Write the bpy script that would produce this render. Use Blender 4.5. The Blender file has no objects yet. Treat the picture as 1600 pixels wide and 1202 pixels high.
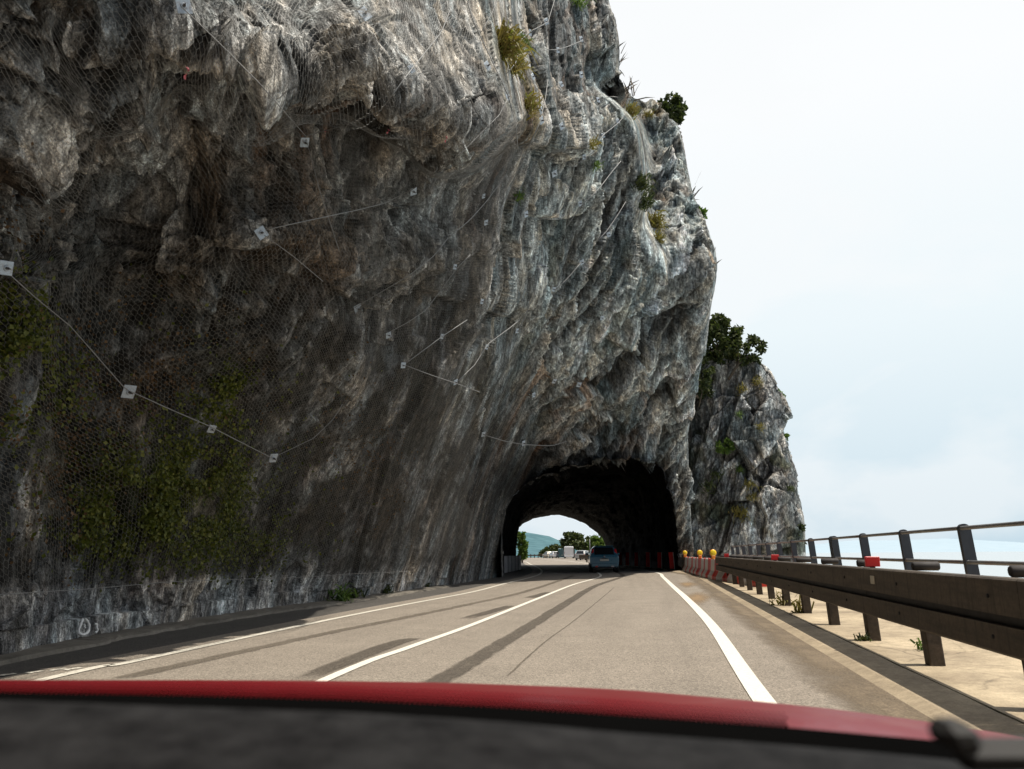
import bpy, math, random
import numpy as np
from mathutils import Vector, Matrix

random.seed(7)
scene = bpy.context.scene
COL = scene.collection
R = math.radians

# ------------------------------------------------------------------ camera
F_PX = 1220.0                       # focal length in pixels of the 1600 x 1202 photograph
CAM = np.array([0.0, 0.0, 1.10])
PITCH = math.atan2(264.0, F_PX)
ROLL = R(0.4)
_F = np.array([0, math.cos(PITCH), math.sin(PITCH)])
_R0 = np.array([1.0, 0, 0]); _U0 = np.array([0, -math.sin(PITCH), math.cos(PITCH)])
_R = _R0 * math.cos(ROLL) - _U0 * math.sin(ROLL)
_U = _U0 * math.cos(ROLL) + _R0 * math.sin(ROLL)

def ray(u, v):
    u = np.asarray(u, float); v = np.asarray(v, float)
    dx = (u - 800.0) / F_PX; dy = (601.0 - v) / F_PX
    return dx[..., None] * _R + dy[..., None] * _U + _F

def at(u, v, Y):
    """point at forward distance Y (survey measurement of the photograph)"""
    r = ray(u, v); Y = np.asarray(Y, float)
    return CAM + r * (Y / r[..., 1])[..., None]

def G(u, v, z=0.0):
    r = ray(u, v)
    t = (z - CAM[2]) / r[..., 2]
    return CAM + r * t[..., None]

def proj(P):
    d = P - CAM
    w = d @ _F
    return 800 + F_PX * (d @ _R) / w, 601 - F_PX * (d @ _U) / w, w

cam_d = bpy.data.cameras.new('camera')
cam = bpy.data.objects.new('camera', cam_d); COL.objects.link(cam)
m = Matrix(((_R[0], _U[0], -_F[0], CAM[0]), (_R[1], _U[1], -_F[1], CAM[1]), (_R[2], _U[2], -_F[2], CAM[2]), (0, 0, 0, 1)))
cam.matrix_world = m
cam_d.sensor_width = 36; cam_d.sensor_fit = 'HORIZONTAL'; cam_d.lens = 36 * F_PX / 1600
cam_d.clip_start = 0.03; cam_d.clip_end = 60000
cam_d.dof.use_dof = True; cam_d.dof.focus_distance = 22; cam_d.dof.aperture_fstop = 5.0
scene.camera = cam

# ------------------------------------------------------------------ light
SUN_EL, SUN_AZ = R(68), R(103)       # azimuth clockwise from +Y
sd = np.array([math.sin(SUN_AZ) * math.cos(SUN_EL), math.cos(SUN_AZ) * math.cos(SUN_EL), math.sin(SUN_EL)])
sun_d = bpy.data.lights.new('sun', 'SUN'); sun_d.energy = 5.0; sun_d.angle = R(0.55); sun_d.color = (1.0, 0.93, 0.82)
sun = bpy.data.objects.new('sun', sun_d); COL.objects.link(sun)
sun.rotation_euler = Vector(-sd).to_track_quat('-Z', 'Y').to_euler()
sun.location = (60, -20, 90)

# ------------------------------------------------------------------ node helper
class NB:
    def __init__(s, mat):
        s.t = mat.node_tree; s.n = s.t.nodes; s.l = s.t.links
    def new(s, typ, **kw):
        n = s.n.new(typ)
        for k, v in kw.items():
            if k.startswith('i_'):
                key = k[2:]
                key = int(key) if key.isdigit() else key.replace('_', ' ')
                s.set(n.inputs[key], v)
            else: setattr(n, k, v)
        return n
    def set(s, sock, v):
        if isinstance(v, bpy.types.NodeSocket): s.l.new(v, sock)
        else:
            if sock.type == 'RGBA' and len(v) == 3: v = (*v, 1)
            sock.default_value = v
    def math(s, op, a, b=0.0, c=None, clamp=False):
        n = s.new('ShaderNodeMath', operation=op, use_clamp=clamp)
        s.set(n.inputs[0], a); s.set(n.inputs[1], b)
        if c is not None: s.set(n.inputs[2], c)
        return n.outputs[0]
    def mix(s, f, a, b, blend='MIX'):
        n = s.new('ShaderNodeMix', data_type='RGBA', blend_type=blend)
        s.set(n.inputs[0], f); s.set(n.inputs[6], a); s.set(n.inputs[7], b)
        return n.outputs[2]
    def ramp(s, f, stops, interp='LINEAR'):
        n = s.new('ShaderNodeValToRGB'); s.set(n.inputs[0], f)
        e = n.color_ramp; e.interpolation = interp
        while len(e.elements) < len(stops): e.elements.new(0.5)
        for k, (p, c) in enumerate(stops):
            e.elements[k].position = p
            e.elements[k].color = (c, c, c, 1) if isinstance(c, (int, float)) else (*c, 1)
        return n.outputs[0]
    def noise(s, vec, scale, detail=4, rough=0.55, dist=0.0, out=0):
        n = s.new('ShaderNodeTexNoise'); s.set(n.inputs['Vector'], vec)
        n.inputs['Scale'].default_value = scale; n.inputs['Detail'].default_value = detail
        n.inputs['Roughness'].default_value = rough; n.inputs['Distortion'].default_value = dist
        return n.outputs[out]
    def map(s, vec, scale=(1, 1, 1), rot=(0, 0, 0), loc=(0, 0, 0)):
        n = s.new('ShaderNodeMapping'); s.set(n.inputs[0], vec)
        n.inputs[1].default_value = loc; n.inputs[2].default_value = rot; n.inputs[3].default_value = scale
        return n.outputs[0]
    def obj(s): return s.new('ShaderNodeTexCoord').outputs['Object']
    def uv(s): return s.new('ShaderNodeTexCoord').outputs['UV']
    def geo(s, k): return s.new('ShaderNodeNewGeometry').outputs[k]
    def bump(s, h, strength=0.5, dist=0.02, normal=None):
        n = s.new('ShaderNodeBump'); s.set(n.inputs['Height'], h)
        n.inputs['Strength'].default_value = strength; n.inputs['Distance'].default_value = dist
        if normal is not None: s.set(n.inputs['Normal'], normal)
        return n.outputs[0]
    def out(s, sh):
        o = s.new('ShaderNodeOutputMaterial'); s.l.new(sh, o.inputs[0])
    def bsdf(s, **kw):
        n = s.new('ShaderNodeBsdfPrincipled')
        for k, v in kw.items(): s.set(n.inputs[k.replace('_', ' ')], v)
        return n.outputs[0]

def material(name):
    mt = bpy.data.materials.new(name); mt.use_nodes = True; mt.node_tree.nodes.clear()
    return mt, NB(mt)

def simple(name, col, rough=0.6, metal=0.0, var=0.12, scale=6.0, bump=0.0, coat=0.0, dirt=None):
    mt, b = material(name)
    o = b.obj()
    nz = b.noise(o, scale, 5, 0.6)
    c = b.mix(b.math('MULTIPLY', nz, 1.0), tuple(x * (1 - var * 1.6) for x in col), tuple(min(1, x * (1 + var * 1.6)) for x in col))
    if dirt is not None:
        c = b.mix(b.ramp(b.noise(o, scale * 0.4, 6, 0.65), [(0.5, 0), (0.72, 0.75)]), c, dirt)
    kw = dict(Base_Color=c, Roughness=b.math('ADD', b.math('MULTIPLY', b.noise(o, scale * 3, 3), 0.25), rough - 0.12), Metallic=metal)
    if coat: kw['Coat_Weight'] = coat; kw['Coat_Roughness'] = 0.06
    if bump: kw['Normal'] = b.bump(b.noise(o, scale * 8, 5), bump, 0.01)
    b.out(b.bsdf(**kw))
    return mt

# ------------------------------------------------------------------ object helpers
def mk(name, V, Fc, mat, parent=None, smooth=False, label=None, cat=None, group=None, kind=None, uv=None):
    me = bpy.data.meshes.new(name)
    V = np.asarray(V, dtype=np.float32)
    if isinstance(Fc, np.ndarray):
        nf, k = Fc.shape
        me.vertices.add(len(V)); me.vertices.foreach_set('co', V.ravel())
        me.loops.add(nf * k); me.loops.foreach_set('vertex_index', Fc.astype(np.int32).ravel())
        me.polygons.add(nf); me.polygons.foreach_set('loop_start', np.arange(nf, dtype=np.int32) * k)
        me.update(calc_edges=True)
    else:
        me.from_pydata([tuple(map(float, v)) for v in V], [], Fc); me.update()
    me.polygons.foreach_set('use_smooth', np.full(len(me.polygons), bool(smooth)))
    if uv is not None:
        l = me.uv_layers.new(name='uv')
        idx = np.empty(len(me.loops), dtype=np.int32); me.loops.foreach_get('vertex_index', idx)
        l.data.foreach_set('uv', np.asarray(uv, dtype=np.float32)[idx].ravel())
    if mat is not None: me.materials.append(mat)
    o = bpy.data.objects.new(name, me); COL.objects.link(o)
    if parent is not None: o.parent = parent
    tag(o, label, cat, group, kind)
    return o

def tag(o, label=None, cat=None, group=None, kind=None):
    if label: o['label'] = label
    if cat: o['category'] = cat
    if group: o['group'] = group
    if kind: o['kind'] = kind
    return o

def empty(name, loc, rz=0.0, **kw):
    o = bpy.data.objects.new(name, None); COL.objects.link(o)
    o.location = tuple(map(float, loc)); o.rotation_euler = (0, 0, rz); o.empty_display_size = 0.2
    return tag(o, **kw)

def dup(root, loc, rz=None, label=None, group=None):
    r = root.copy(); COL.objects.link(r); r.location = tuple(map(float, loc))
    if rz is not None: r.rotation_euler = (0, 0, rz)
    if label: r['label'] = label
    if group: r['group'] = group
    for ch in list(root.children):
        c = ch.copy(); COL.objects.link(c); c.parent = r
        for g in ch.children:
            d = g.copy(); COL.objects.link(d); d.parent = c
    return r

class MB:
    """collects solid pieces into one mesh"""
    def __init__(s): s.v = []; s.f = []
    def add(s, V, Fc):
        k = len(s.v); s.v += [tuple(map(float, p)) for p in V]; s.f += [tuple(i + k for i in f) for f in Fc]
    def box(s, c, d, bev=0.0, rz=0.0, tilt=(0, 0)):
        hx, hy, hz = d[0] / 2, d[1] / 2, d[2] / 2
        b = min(bev, hx * .9, hy * .9, hz * .9)
        P = []
        if b <= 0:
            P = [(x, y, z) for x in (-hx, hx) for y in (-hy, hy) for z in (-hz, hz)]
            Fc = [(0, 1, 3, 2), (4, 6, 7, 5), (0, 4, 5, 1), (2, 3, 7, 6), (0, 2, 6, 4), (1, 5, 7, 3)]
        else:
            rings = []
            for z, i in ((-hz, b), (-hz + b, 0), (hz - b, 0), (hz, b)):
                q = [(-hx + b, -hy + i), (hx - b, -hy + i), (hx - i, -hy + b), (hx - i, hy - b), (hx - b, hy - i), (-hx + b, hy - i), (-hx + i, hy - b), (-hx + i, -hy + b)]
                rings.append([(x, y, z) for x, y in q])
            P = sum(rings, [])
            Fc = [tuple(range(7, -1, -1)), tuple(range(24, 32))]
            for r in range(3):
                for i in range(8):
                    j = (i + 1) % 8
                    Fc.append((r * 8 + i, r * 8 + j, r * 8 + 8 + j, r * 8 + 8 + i))
        ca, sa = math.cos(rz), math.sin(rz)
        P = [(c[0] + (x + tilt[0] * z) * ca - (y + tilt[1] * z) * sa, c[1] + (x + tilt[0] * z) * sa + (y + tilt[1] * z) * ca, c[2] + z) for x, y, z in P]
        s.add(P, Fc); return s
    def tube(s, pts, r, n=8, cap=True):
        pts = [np.asarray(p, float) for p in pts]
        rr = r if hasattr(r, '__len__') else [r] * len(pts)
        V = []; Fc = []
        prev = None
        for k, p in enumerate(pts):
            d = pts[min(k + 1, len(pts) - 1)] - pts[max(k - 1, 0)]
            d = d / (np.linalg.norm(d) + 1e-9)
            a = prev if prev is not None else (np.array([0, 0, 1.0]) if abs(d[2]) < .9 else np.array([1.0, 0, 0]))
            a = a - d * (a @ d); a /= np.linalg.norm(a) + 1e-9; prev = a
            b = np.cross(d, a)
            for i in range(n):
                t = 2 * math.pi * i / n
                V.append(p + rr[k] * (a * math.cos(t) + b * math.sin(t)))
        for k in range(len(pts) - 1):
            for i in range(n):
                j = (i + 1) % n
                Fc.append((k * n + i, k * n + j, k * n + n + j, k * n + n + i))
        if cap:
            Fc.append(tuple(range(n - 1, -1, -1))); Fc.append(tuple(range((len(pts) - 1) * n, len(pts) * n)))
        s.add(V, Fc); return s
    def prism(s, poly, axis, d0, d1):
        """extrude a polygon given in the two other axes along axis 'x','y','z'"""
        def P(a, b, d): return {'x': (d, a, b), 'y': (a, d, b), 'z': (a, b, d)}[axis]
        n = len(poly)
        V = [P(a, b, d0) for a, b in poly] + [P(a, b, d1) for a, b in poly]
        Fc = [tuple(range(n - 1, -1, -1)), tuple(range(n, 2 * n))] + [(i, (i + 1) % n, n + (i + 1) % n, n + i) for i in range(n)]
        s.add(V, Fc); return s
    def build(s, name, mat, parent=None, smooth=False, **kw):
        o = mk(name, s.v, s.f, mat, parent, smooth, **kw)
        return o

# ------------------------------------------------------------------ numpy noise
def _h(ix, iy, iz, seed):
    h = (ix.astype(np.uint32) * np.uint32(374761393)) ^ (iy.astype(np.uint32) * np.uint32(668265263)) ^ (iz.astype(np.uint32) * np.uint32(2246822519)) ^ np.uint32((seed * 3266489917) & 0xffffffff)
    h = (h ^ (h >> np.uint32(13))) * np.uint32(1274126177)
    h = (h ^ (h >> np.uint32(15))) * np.uint32(2246822519)
    return h ^ (h >> np.uint32(14))
def _hf(ix, iy, iz, seed): return _h(ix, iy, iz, seed).astype(np.float32) * np.float32(1 / 4294967296.0)

def vnoise(P, seed=0):
    i = np.floor(P).astype(np.int32); f = (P - i).astype(np.float32)
    w = f * f * f * (f * (f * 6 - 15) + 10)
    x, y, z = i[:, 0], i[:, 1], i[:, 2]; wx, wy, wz = w[:, 0], w[:, 1], w[:, 2]
    def c(a, b, d): return _hf(x + a, y + b, z + d, seed)
    a0 = c(0, 0, 0) * (1 - wx) + c(1, 0, 0) * wx; a1 = c(0, 1, 0) * (1 - wx) + c(1, 1, 0) * wx
    b0 = c(0, 0, 1) * (1 - wx) + c(1, 0, 1) * wx; b1 = c(0, 1, 1) * (1 - wx) + c(1, 1, 1) * wx
    return ((a0 * (1 - wy) + a1 * wy) * (1 - wz) + (b0 * (1 - wy) + b1 * wy) * wz) * 2 - 1

def fbm(P, oct=4, lac=2.03, gain=0.5, seed=0):
    s = 0; a = 1; t = 0; q = P.copy()
    for k in range(oct):
        s = s + a * vnoise(q, seed + k * 17); t += a; a *= gain; q = q * lac + 11.3
    return s / t

def ridged(P, oct=4, gain=0.55, seed=0):
    s = 0; a = 1; t = 0; q = P.copy()
    for k in range(oct):
        n = 1 - np.abs(vnoise(q, seed + k * 31)) * 1.6
        s = s + a * n; t += a; a *= gain; q = q * 2.07 + 5.7
    return s / t

def facets(P, seed=0):
    """tilted worley facets: (height of the plane of the nearest cell, F2-F1)"""
    i = np.floor(P).astype(np.int32); f = (P - i).astype(np.float32)
    n = len(P)
    d1 = np.full(n, 9, np.float32); d2 = np.full(n, 9, np.float32); val = np.zeros(n, np.float32)
    for a in (-1, 0, 1):
        for b in (-1, 0, 1):
            for c in (-1, 0, 1):
                x = i[:, 0] + a; y = i[:, 1] + b; z = i[:, 2] + c
                h = _h(x, y, z, seed)
                jx = (h & np.uint32(1023)).astype(np.float32) / 1023; jy = ((h >> np.uint32(10)) & np.uint32(1023)).astype(np.float32) / 1023
                jz = ((h >> np.uint32(20)) & np.uint32(1023)).astype(np.float32) / 1023
                ex = f[:, 0] - a - jx; ey = f[:, 1] - b - jy; ez = f[:, 2] - c - jz
                d = ex * ex + ey * ey + ez * ez
                near = d < d1
                h2 = h * np.uint32(2654435761); h2 = h2 ^ (h2 >> np.uint32(15))
                tx = (h2 & np.uint32(255)).astype(np.float32) / 127.5 - 1; ty = ((h2 >> np.uint32(8)) & np.uint32(255)).astype(np.float32) / 127.5 - 1
                tz = ((h2 >> np.uint32(16)) & np.uint32(255)).astype(np.float32) / 127.5 - 1; t0 = ((h2 >> np.uint32(24)) & np.uint32(255)).astype(np.float32) / 127.5 - 1
                hv = 0.55 * t0 + 0.9 * (tx * ex + ty * ey + tz * ez)
                d2 = np.where(near, d1, np.minimum(d2, d)); val = np.where(near, hv, val); d1 = np.where(near, d, d1)
    return val, np.sqrt(d2) - np.sqrt(d1)

def smooth2(A, k, it=2):
    """box blur along both grid axes"""
    for _ in range(it):
        for ax in (0, 1):
            pad = [(k, k) if a == ax else (0, 0) for a in range(A.ndim)]
            B = np.pad(A, pad, mode='edge')
            c = np.cumsum(B, axis=ax, dtype=np.float64)
            c = np.concatenate([np.zeros_like(np.take(c, [0], ax)), c], axis=ax)
            n = A.shape[ax]; w = 2 * k + 1
            A = ((np.take(c, range(w, n + w), ax) - np.take(c, range(0, n), ax)) / w).astype(np.float32)
    return A

def grid_normals(P):
    du = np.gradient(P, axis=1); dv = np.gradient(P, axis=0)
    N = np.cross(du, dv)
    N /= np.linalg.norm(N, axis=2, keepdims=True) + 1e-9
    return N

def catmull(C, t, axis):
    """Catmull-Rom of the control array along axis at index positions t"""
    n = C.shape[axis]
    i = np.clip(np.floor(t).astype(int), 0, n - 2); f = t - i
    g = lambda k: np.take(C, np.clip(i + k, 0, n - 1), axis)
    sh = [1] * C.ndim; sh[axis] = len(t); f = f.reshape(sh)
    p0, p1, p2, p3 = g(-1), g(0), g(1), g(2)
    return 0.5 * (2 * p1 + (p2 - p0) * f + (2 * p0 - 5 * p1 + 4 * p2 - p3) * f ** 2 + (3 * p1 - p0 - 3 * p2 + p3) * f ** 3)

def grid_faces(n, m, keep=None, flip=False):
    a = (np.arange(n - 1)[:, None] * m + np.arange(m - 1)[None, :])
    q = np.stack([a, a + 1, a + m + 1, a + m], -1).reshape(-1, 4)
    if flip: q = q[:, ::-1]
    if keep is not None: q = q[keep.reshape(-1)]
    return q

def inside(poly, x, y):
    c = np.zeros(np.shape(x), bool); n = len(poly)
    for i in range(n):
        x0, y0 = poly[i]; x1, y1 = poly[(i + 1) % n]
        if y0 == y1: continue
        c ^= ((y0 > y) != (y1 > y)) & (x < (x1 - x0) * (y - y0) / (y1 - y0) + x0)
    return c

def blob(u, v, cu, cv, ru, rv):
    return np.exp(-(((u - cu) / ru) ** 2 + ((v - cv) / rv) ** 2))
# ------------------------------------------------------------------ sky
world = bpy.data.worlds.new('World'); scene.world = world; world.use_nodes = True
world.node_tree.nodes.clear(); wb = NB(world)
sky = wb.new('ShaderNodeTexSky', sky_type='NISHITA', sun_disc=False)
sky.sun_elevation = SUN_EL; sky.sun_rotation = SUN_AZ; sky.altitude = 70; sky.air_density = 1.0; sky.dust_density = 3.5; sky.ozone_density = 1.0
gen = wb.new('ShaderNodeTexCoord').outputs['Generated']
sep = wb.new('ShaderNodeSeparateXYZ'); wb.set(sep.inputs[0], gen)
skyc = wb.mix(1.0, sky.outputs[0], (0.085, 0.085, 0.085), 'MULTIPLY')
# summer haze: milky veil over the lake side of the sky, thin cumulus edges in it
dv = wb.new('ShaderNodeVectorMath', operation='DOT_PRODUCT'); wb.set(dv.inputs[0], gen); dv.inputs[1].default_value = (0.62, 0.75, 0.25)
side = wb.ramp(dv.outputs['Value'], [(0.05, 0.0), (0.62, 1.0)])
cl = wb.noise(wb.map(gen, (1, 1, 2.0), loc=(3.1, 0.4, 0)), 2.6, 7, 0.52, 0.25)
cloud = wb.ramp(cl, [(0.47, 0), (0.56, 1)])
el = wb.ramp(sep.outputs['Z'], [(0.0, (0.60, 0.755, 0.85)), (0.09, (0.71, 0.84, 0.915)), (0.26, (0.88, 0.965, 1.0)), (0.5, (1.0, 1.02, 1.03))])
hz = wb.mix(wb.math('MULTIPLY', cloud, 0.5), el, (0.98, 1.0, 1.01))
final = wb.mix(wb.math('MULTIPLY', side, 0.96), skyc, hz)
bg = wb.new('ShaderNodeBackground'); wb.set(bg.inputs[0], final); bg.inputs[1].default_value = 1.0
wo = wb.new('ShaderNodeOutputWorld'); wb.l.new(bg.outputs[0], wo.inputs[0])

# ------------------------------------------------------------------ rock material
def rock_material(name, streak_rot=(0, 0, 0), fine=1.0):
    mt, b = material(name)
    at1 = b.new('ShaderNodeAttribute', attribute_name='tint')
    o = b.obj()
    s = b.map(o, (3.2, 3.2, 0.8), streak_rot)
    n1 = b.noise(s, 1.6 * fine, 5, 0.70)
    n2 = b.noise(b.map(o, (1.25, 1.25, 0.7), streak_rot), 7.0 * fine, 5, 0.74)
    n3 = b.noise(o, 38.0 * fine, 2, 0.75)
    ns = b.noise(b.map(o, (17, 17, 1.3), streak_rot), 1.0 * fine, 3, 0.65)
    c = b.mix(1.0, at1.outputs['Color'], b.ramp(n1, [(0.34, 0.36), (0.5, 0.95), (0.64, 1.6)]), 'MULTIPLY')
    c = b.mix(1.0, c, b.ramp(n2, [(0.35, 0.32), (0.5, 0.95), (0.66, 1.80)]), 'MULTIPLY')
    c = b.mix(1.0, c, b.ramp(n3, [(0.32, 0.5), (0.5, 1.0), (0.68, 1.55)]), 'MULTIPLY')
    c = b.mix(0.55, c, b.ramp(ns, [(0.36, 0.45), (0.5, 1.0), (0.64, 1.5)]), 'MULTIPLY')
    hue = b.noise(b.map(o, (1.6, 1.6, 0.5), streak_rot), 0.9 * fine, 3, 0.6)
    c = b.mix(1.0, c, b.ramp(hue, [(0.36, (0.90, 1.0, 1.06)), (0.5, (1.0, 1.0, 1.0)), (0.66, (1.12, 1.0, 0.86))]), 'MULTIPLY')
    cr = b.new('ShaderNodeTexVoronoi', feature='DISTANCE_TO_EDGE'); b.set(cr.inputs['Vector'], b.mix(0.09, b.map(o, (1.0, 1.0, 0.4), streak_rot), b.noise(o, 2.4, 3, 0.6, 0, 1)))
    cr.inputs['Scale'].default_value = 2.1 * fine
    crack = b.ramp(cr.outputs['Distance'], [(0.0, 0.15), (0.016, 1.0)])
    c = b.mix(b.ramp(n1, [(0.42, 0.0), (0.55, 0.85)]), c, crack, 'MULTIPLY')
    hgt = b.math('ADD', b.math('MULTIPLY', n1, 0.5), b.math('ADD', b.math('MULTIPLY', n2, 0.55), b.math('MULTIPLY', n3, 0.25)))
    hgt = b.math('ADD', hgt, b.math('ADD', b.math('MULTIPLY', crack, 0.10), b.math('MULTIPLY', ns, 0.25)))
    b.out(b.bsdf(Base_Color=c, Roughness=0.88, Specular_IOR_Level=0.25, Normal=b.bump(hgt, 0.9, 0.16 / fine)))
    return mt
M_rock = rock_material('limestone', (0, R(-17), 0))
M_rock2 = rock_material('limestone_pinnacle', (0, R(-6), 0), 0.8)

def set_tint(o, C):
    a = o.data.color_attributes.new('tint', 'FLOAT_COLOR', 'POINT')
    C4 = np.ones((len(C), 4), np.float32); C4[:, :3] = C
    a.data.foreach_set('color', C4.ravel())

def sstep(x, a, b):
    t = np.clip((x - a) / (b - a), 0, 1); return t * t * (3 - 2 * t)
def lerp3(a, b, t): return np.asarray(a, np.float32) * (1 - t[:, None]) + np.asarray(b, np.float32) * t[:, None]

STR = np.array([0.33, -0.22, 0.92]); STR /= np.linalg.norm(STR)
_b = np.cross(STR, [0, 1, 0]); _b /= np.linalg.norm(_b); _c = np.cross(STR, _b)
def strata(P, k=2.4): return np.stack([P @ STR / k, P @ _b, P @ _c], 1).astype(np.float32)

def rock_relief(P, big=1.0, mid=1.0, small=1.0, aniso=2.4, seed=0, groove=0.0):
    """relief heights of weathered limestone at points P: (coarse, medium+fine)"""
    P = P.astype(np.float32)
    q = strata(P, aniso)
    w = np.stack([fbm(P * 0.3 + k * 9.1, 3, gain=0.5, seed=seed + 40 + k) for k in range(3)], 1)
    h0 = 0.25 * fbm(q * 0.22, 3, seed=seed + 1)
    f0, e0 = facets(q * 0.2 + 1.1 + 0.05 * w, seed + 12)
    f1, e1 = facets(q * 0.42 + 0.08 * w, seed + 2)
    f2, e2 = facets(q * 1.0 + 3.3 + 0.06 * w, seed + 3)
    f3, e3 = facets(q * 2.4 + 7.7 + 0.05 * w, seed + 4)
    f4, e4 = facets(q * 5.8 + 1.7 + 0.05 * w, seed + 14)
    coarse = big * (h0 + 0.55 * f0 + 0.62 * f1)
    gap = sstep(fbm(q * 0.6 + 3.0, 3, seed=seed + 8), -0.05, 0.35)
    med = mid * (0.36 * f2 - (0.02 + 0.08 * gap) * np.exp(-e2 / 0.025)) + small * (0.14 * f3 - 0.03 * gap * np.exp(-e3 / 0.04) + 0.05 * f4)
    # bedding: slabs that break off in sharp straight steps across the strata
    for k, (fr, am, ax) in enumerate(((0.55, 0.22, 2), (1.3, 0.10, 1), (0.75, 0.14, 1), (3.3, 0.035, 2))):
        x = q[:, ax] * fr + 0.16 * w[:, k % 3] + 0.35 * f1
        s = x - np.floor(x)
        on = sstep(fbm(q * (0.45 * fr ** 0.5) + 13.0 * k, 2, seed=seed + 20 + k), -0.05, 0.12)
        med = med + mid * am * on * (s - 0.5)
    r = ridged(q * np.array([0.7, 2.0, 2.0], np.float32), 5, seed=seed + 5)
    med = med + small * 0.04 * (r - 0.45) + small * 0.035 * fbm(P * 4.1, 4, gain=0.65, seed=seed + 6)
    return coarse.astype(np.float32), med.astype(np.float32), r, q

# ------------------------------------------------------------------ cliff
Vrow = [800, 700, 600, 500, 400, 300, 200, 165, 130, 60, 0, -150, -350]
cols = [  # u (or fraction towards the right skyline), v of the foot, distances up the wall
    (-250, 1073, [7.0, 6.9, 6.8, 6.6, 6.3, 6.0, 5.4, 5.2, 5.0, 5.0, 5.0, (-2.9, 4.8, 7.6), (-0.9, 5.0, 12.5)]),
    (0, 1030, [8.9, 8.7, 8.5, 8.3, 8.0, 7.6, 6.8, 6.5, 6.3, 6.2, 6.2, (-3.0, 6.4, 8.0), (-1.6, 6.6, 12.5)]),
    (200, 990, [11.5, 11.2, 10.7, 10.2, 9.7, 9.3, 8.2, 7.9, 7.3, 6.7, 6.8, 7.2, 8.1]),
    (400, 957, [15.0, 13.9, 12.6, 11.3, 10.2, 10.0, 9.2, 8.6, 7.6, 7.7, 7.9, 8.5, 9.5]),
    (600, 930, [20.0, 18.4, 16.4, 15.0, 13.8, 13.2, 11.5, 9.3, 9.1, 9.4, 9.7, 10.6, 11.8]),
    (690, 916, [25.0, 22.3, 19.6, 17.5, 16.2, 15.0, 11.3, 11.1, 11.1, 11.4, 11.7, 12.7, 14.0]),
    (765, 904, [33.0, 28.5, 24.4, 21.4, 19.4, 17.4, 13.2, 13.1, 13.2, 13.6, 14.0, 15.2, 16.6]),
    (812, 897, [38.5, 32.8, 28.2, 24.8, 22.6, 20.6, 17.8, 17.7, 17.9, 18.5, 19.0, 20, 21.5]),
    (0.0, 895, [42.5, 36.5, 30.9, 27.2, 24.9, 23.0, 20.8, 20.5, 20.4, 20.6, 21.0, 22, 23.5]),
    (0.3, 894, [44.0, 39.4, 33.6, 29.8, 27.6, 25.9, 24.3, 24.0, 23.8, 23.9, 24.2, 25, 26.5]),
    (0.62, 893, [44.5, 41.0, 36.0, 32.5, 30.3, 28.7, 27.6, 27.2, 26.8, 26.7, 26.8, 27.5, 29]),
    (0.70, 893, [44.7, 41.6, 36.6, 33.4, 31.3, 29.8, 28.6, 28.1, 27.6, 27.5, 27.6, 28.4, 30]),
    (0.76, 893, [45.0, 42.0, 37.4, 34.3, 33.2, 34.4, 36.3, 35.3, 28.6, 28.2, 28.2, 29, 30.5]),
    (1.0, 892, [46.0, 43.5, 38.4, 35.6, 35.2, 36.0, 37.5, 37.5, 29.8, 29.0, 29.0, 30, 31.5]),
]
EDGE_V = [-350, -150, 0, 30, 60, 90, 130, 165, 200, 240, 300, 330, 400, 440, 500, 600, 700, 800, 900, 1100]
EDGE_U = [850, 905, 948, 962, 966, 958, 964, 1016, 1056, 1058, 1080, 1084, 1110, 1112, 1104, 1086, 1072, 1076, 1082, 1082]
def edge(v): return np.interp(v, EDGE_V, EDGE_U)

ctrl = []
for cu, vb, ds in cols:
    frac = cu if 0 <= cu <= 1 and cu != 0 or cu == 0.0 and vb == 895 else None
    uu = lambda v: (850 + frac * (edge(v) - 850)) if frac is not None else cu
    base = G(uu(vb), vb)
    col = [base - np.array([0, 0, 1.6]), base]
    vm = (vb + 800) / 2
    Yb = base[1]
    col.append(at(uu(vm), vm, 0.5 * (Yb + ds[0])))
    for v, d in zip(Vrow, ds): col.append(np.array(d, float) if isinstance(d, tuple) else at(uu(v), v, d))
    top = col[-1]
    lean = np.array([-1.2, 1.0, 5.0]); col.append(top + lean); col.append(top + lean * np.array([4, 4, 2.4])); col.append(top + np.array([-16, 14, 14.0])); col.append(top + np.array([-45, 30, 15.0]))
    ctrl.append(col)
A = np.array(ctrl[0])
ctrl = [A + np.array([-2.0, -26, 0]), A + np.array([-0.5, -9, 0])] + ctrl
E = np.array(ctrl[-1])
ctrl += [E + np.array([0.6, 4.5, 0]), E + np.array([1.8, 14, 0]), E + np.array([4.0, 34, 0])]
C = np.array(ctrl).transpose(1, 0, 2)          # rows x columns x 3
nr, nc = C.shape[:2]
# sampling: about one vertex per picture element inside the view, sparser outside
vr = [1060, 980, 890] + Vrow
rt = np.concatenate([np.linspace(0, 1, 10)[:-1], np.linspace(1, 3, 120)[:-1],
                     np.interp(np.linspace(800, -60, 590), [*Vrow[::-1]], [*np.arange(3, 3 + len(Vrow))[::-1]]),
                     np.linspace(13.4, 15, 40)[1:], np.linspace(15, nr - 1, 46)[1:]])
ucol = [-250, 0, 200, 400, 600, 690, 765, 812, 850, 925, 1005, 1025, 1040, 1100]
ct = np.concatenate([np.linspace(0, 2, 50)[:-1], np.interp(np.linspace(-250, -30, 60), ucol, np.arange(2, 2 + len(ucol)))[:-1],
                     np.interp(np.linspace(-30, 1100, 820), ucol, np.arange(2, 2 + len(ucol))),
                     np.linspace(15, nc - 1, 60)[1:]])
P0 = catmull(catmull(C, rt, 0), ct, 1)
n, mcols = P0.shape[:2]
Nn = grid_normals(smooth2(P0.astype(np.float32), 6))
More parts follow.
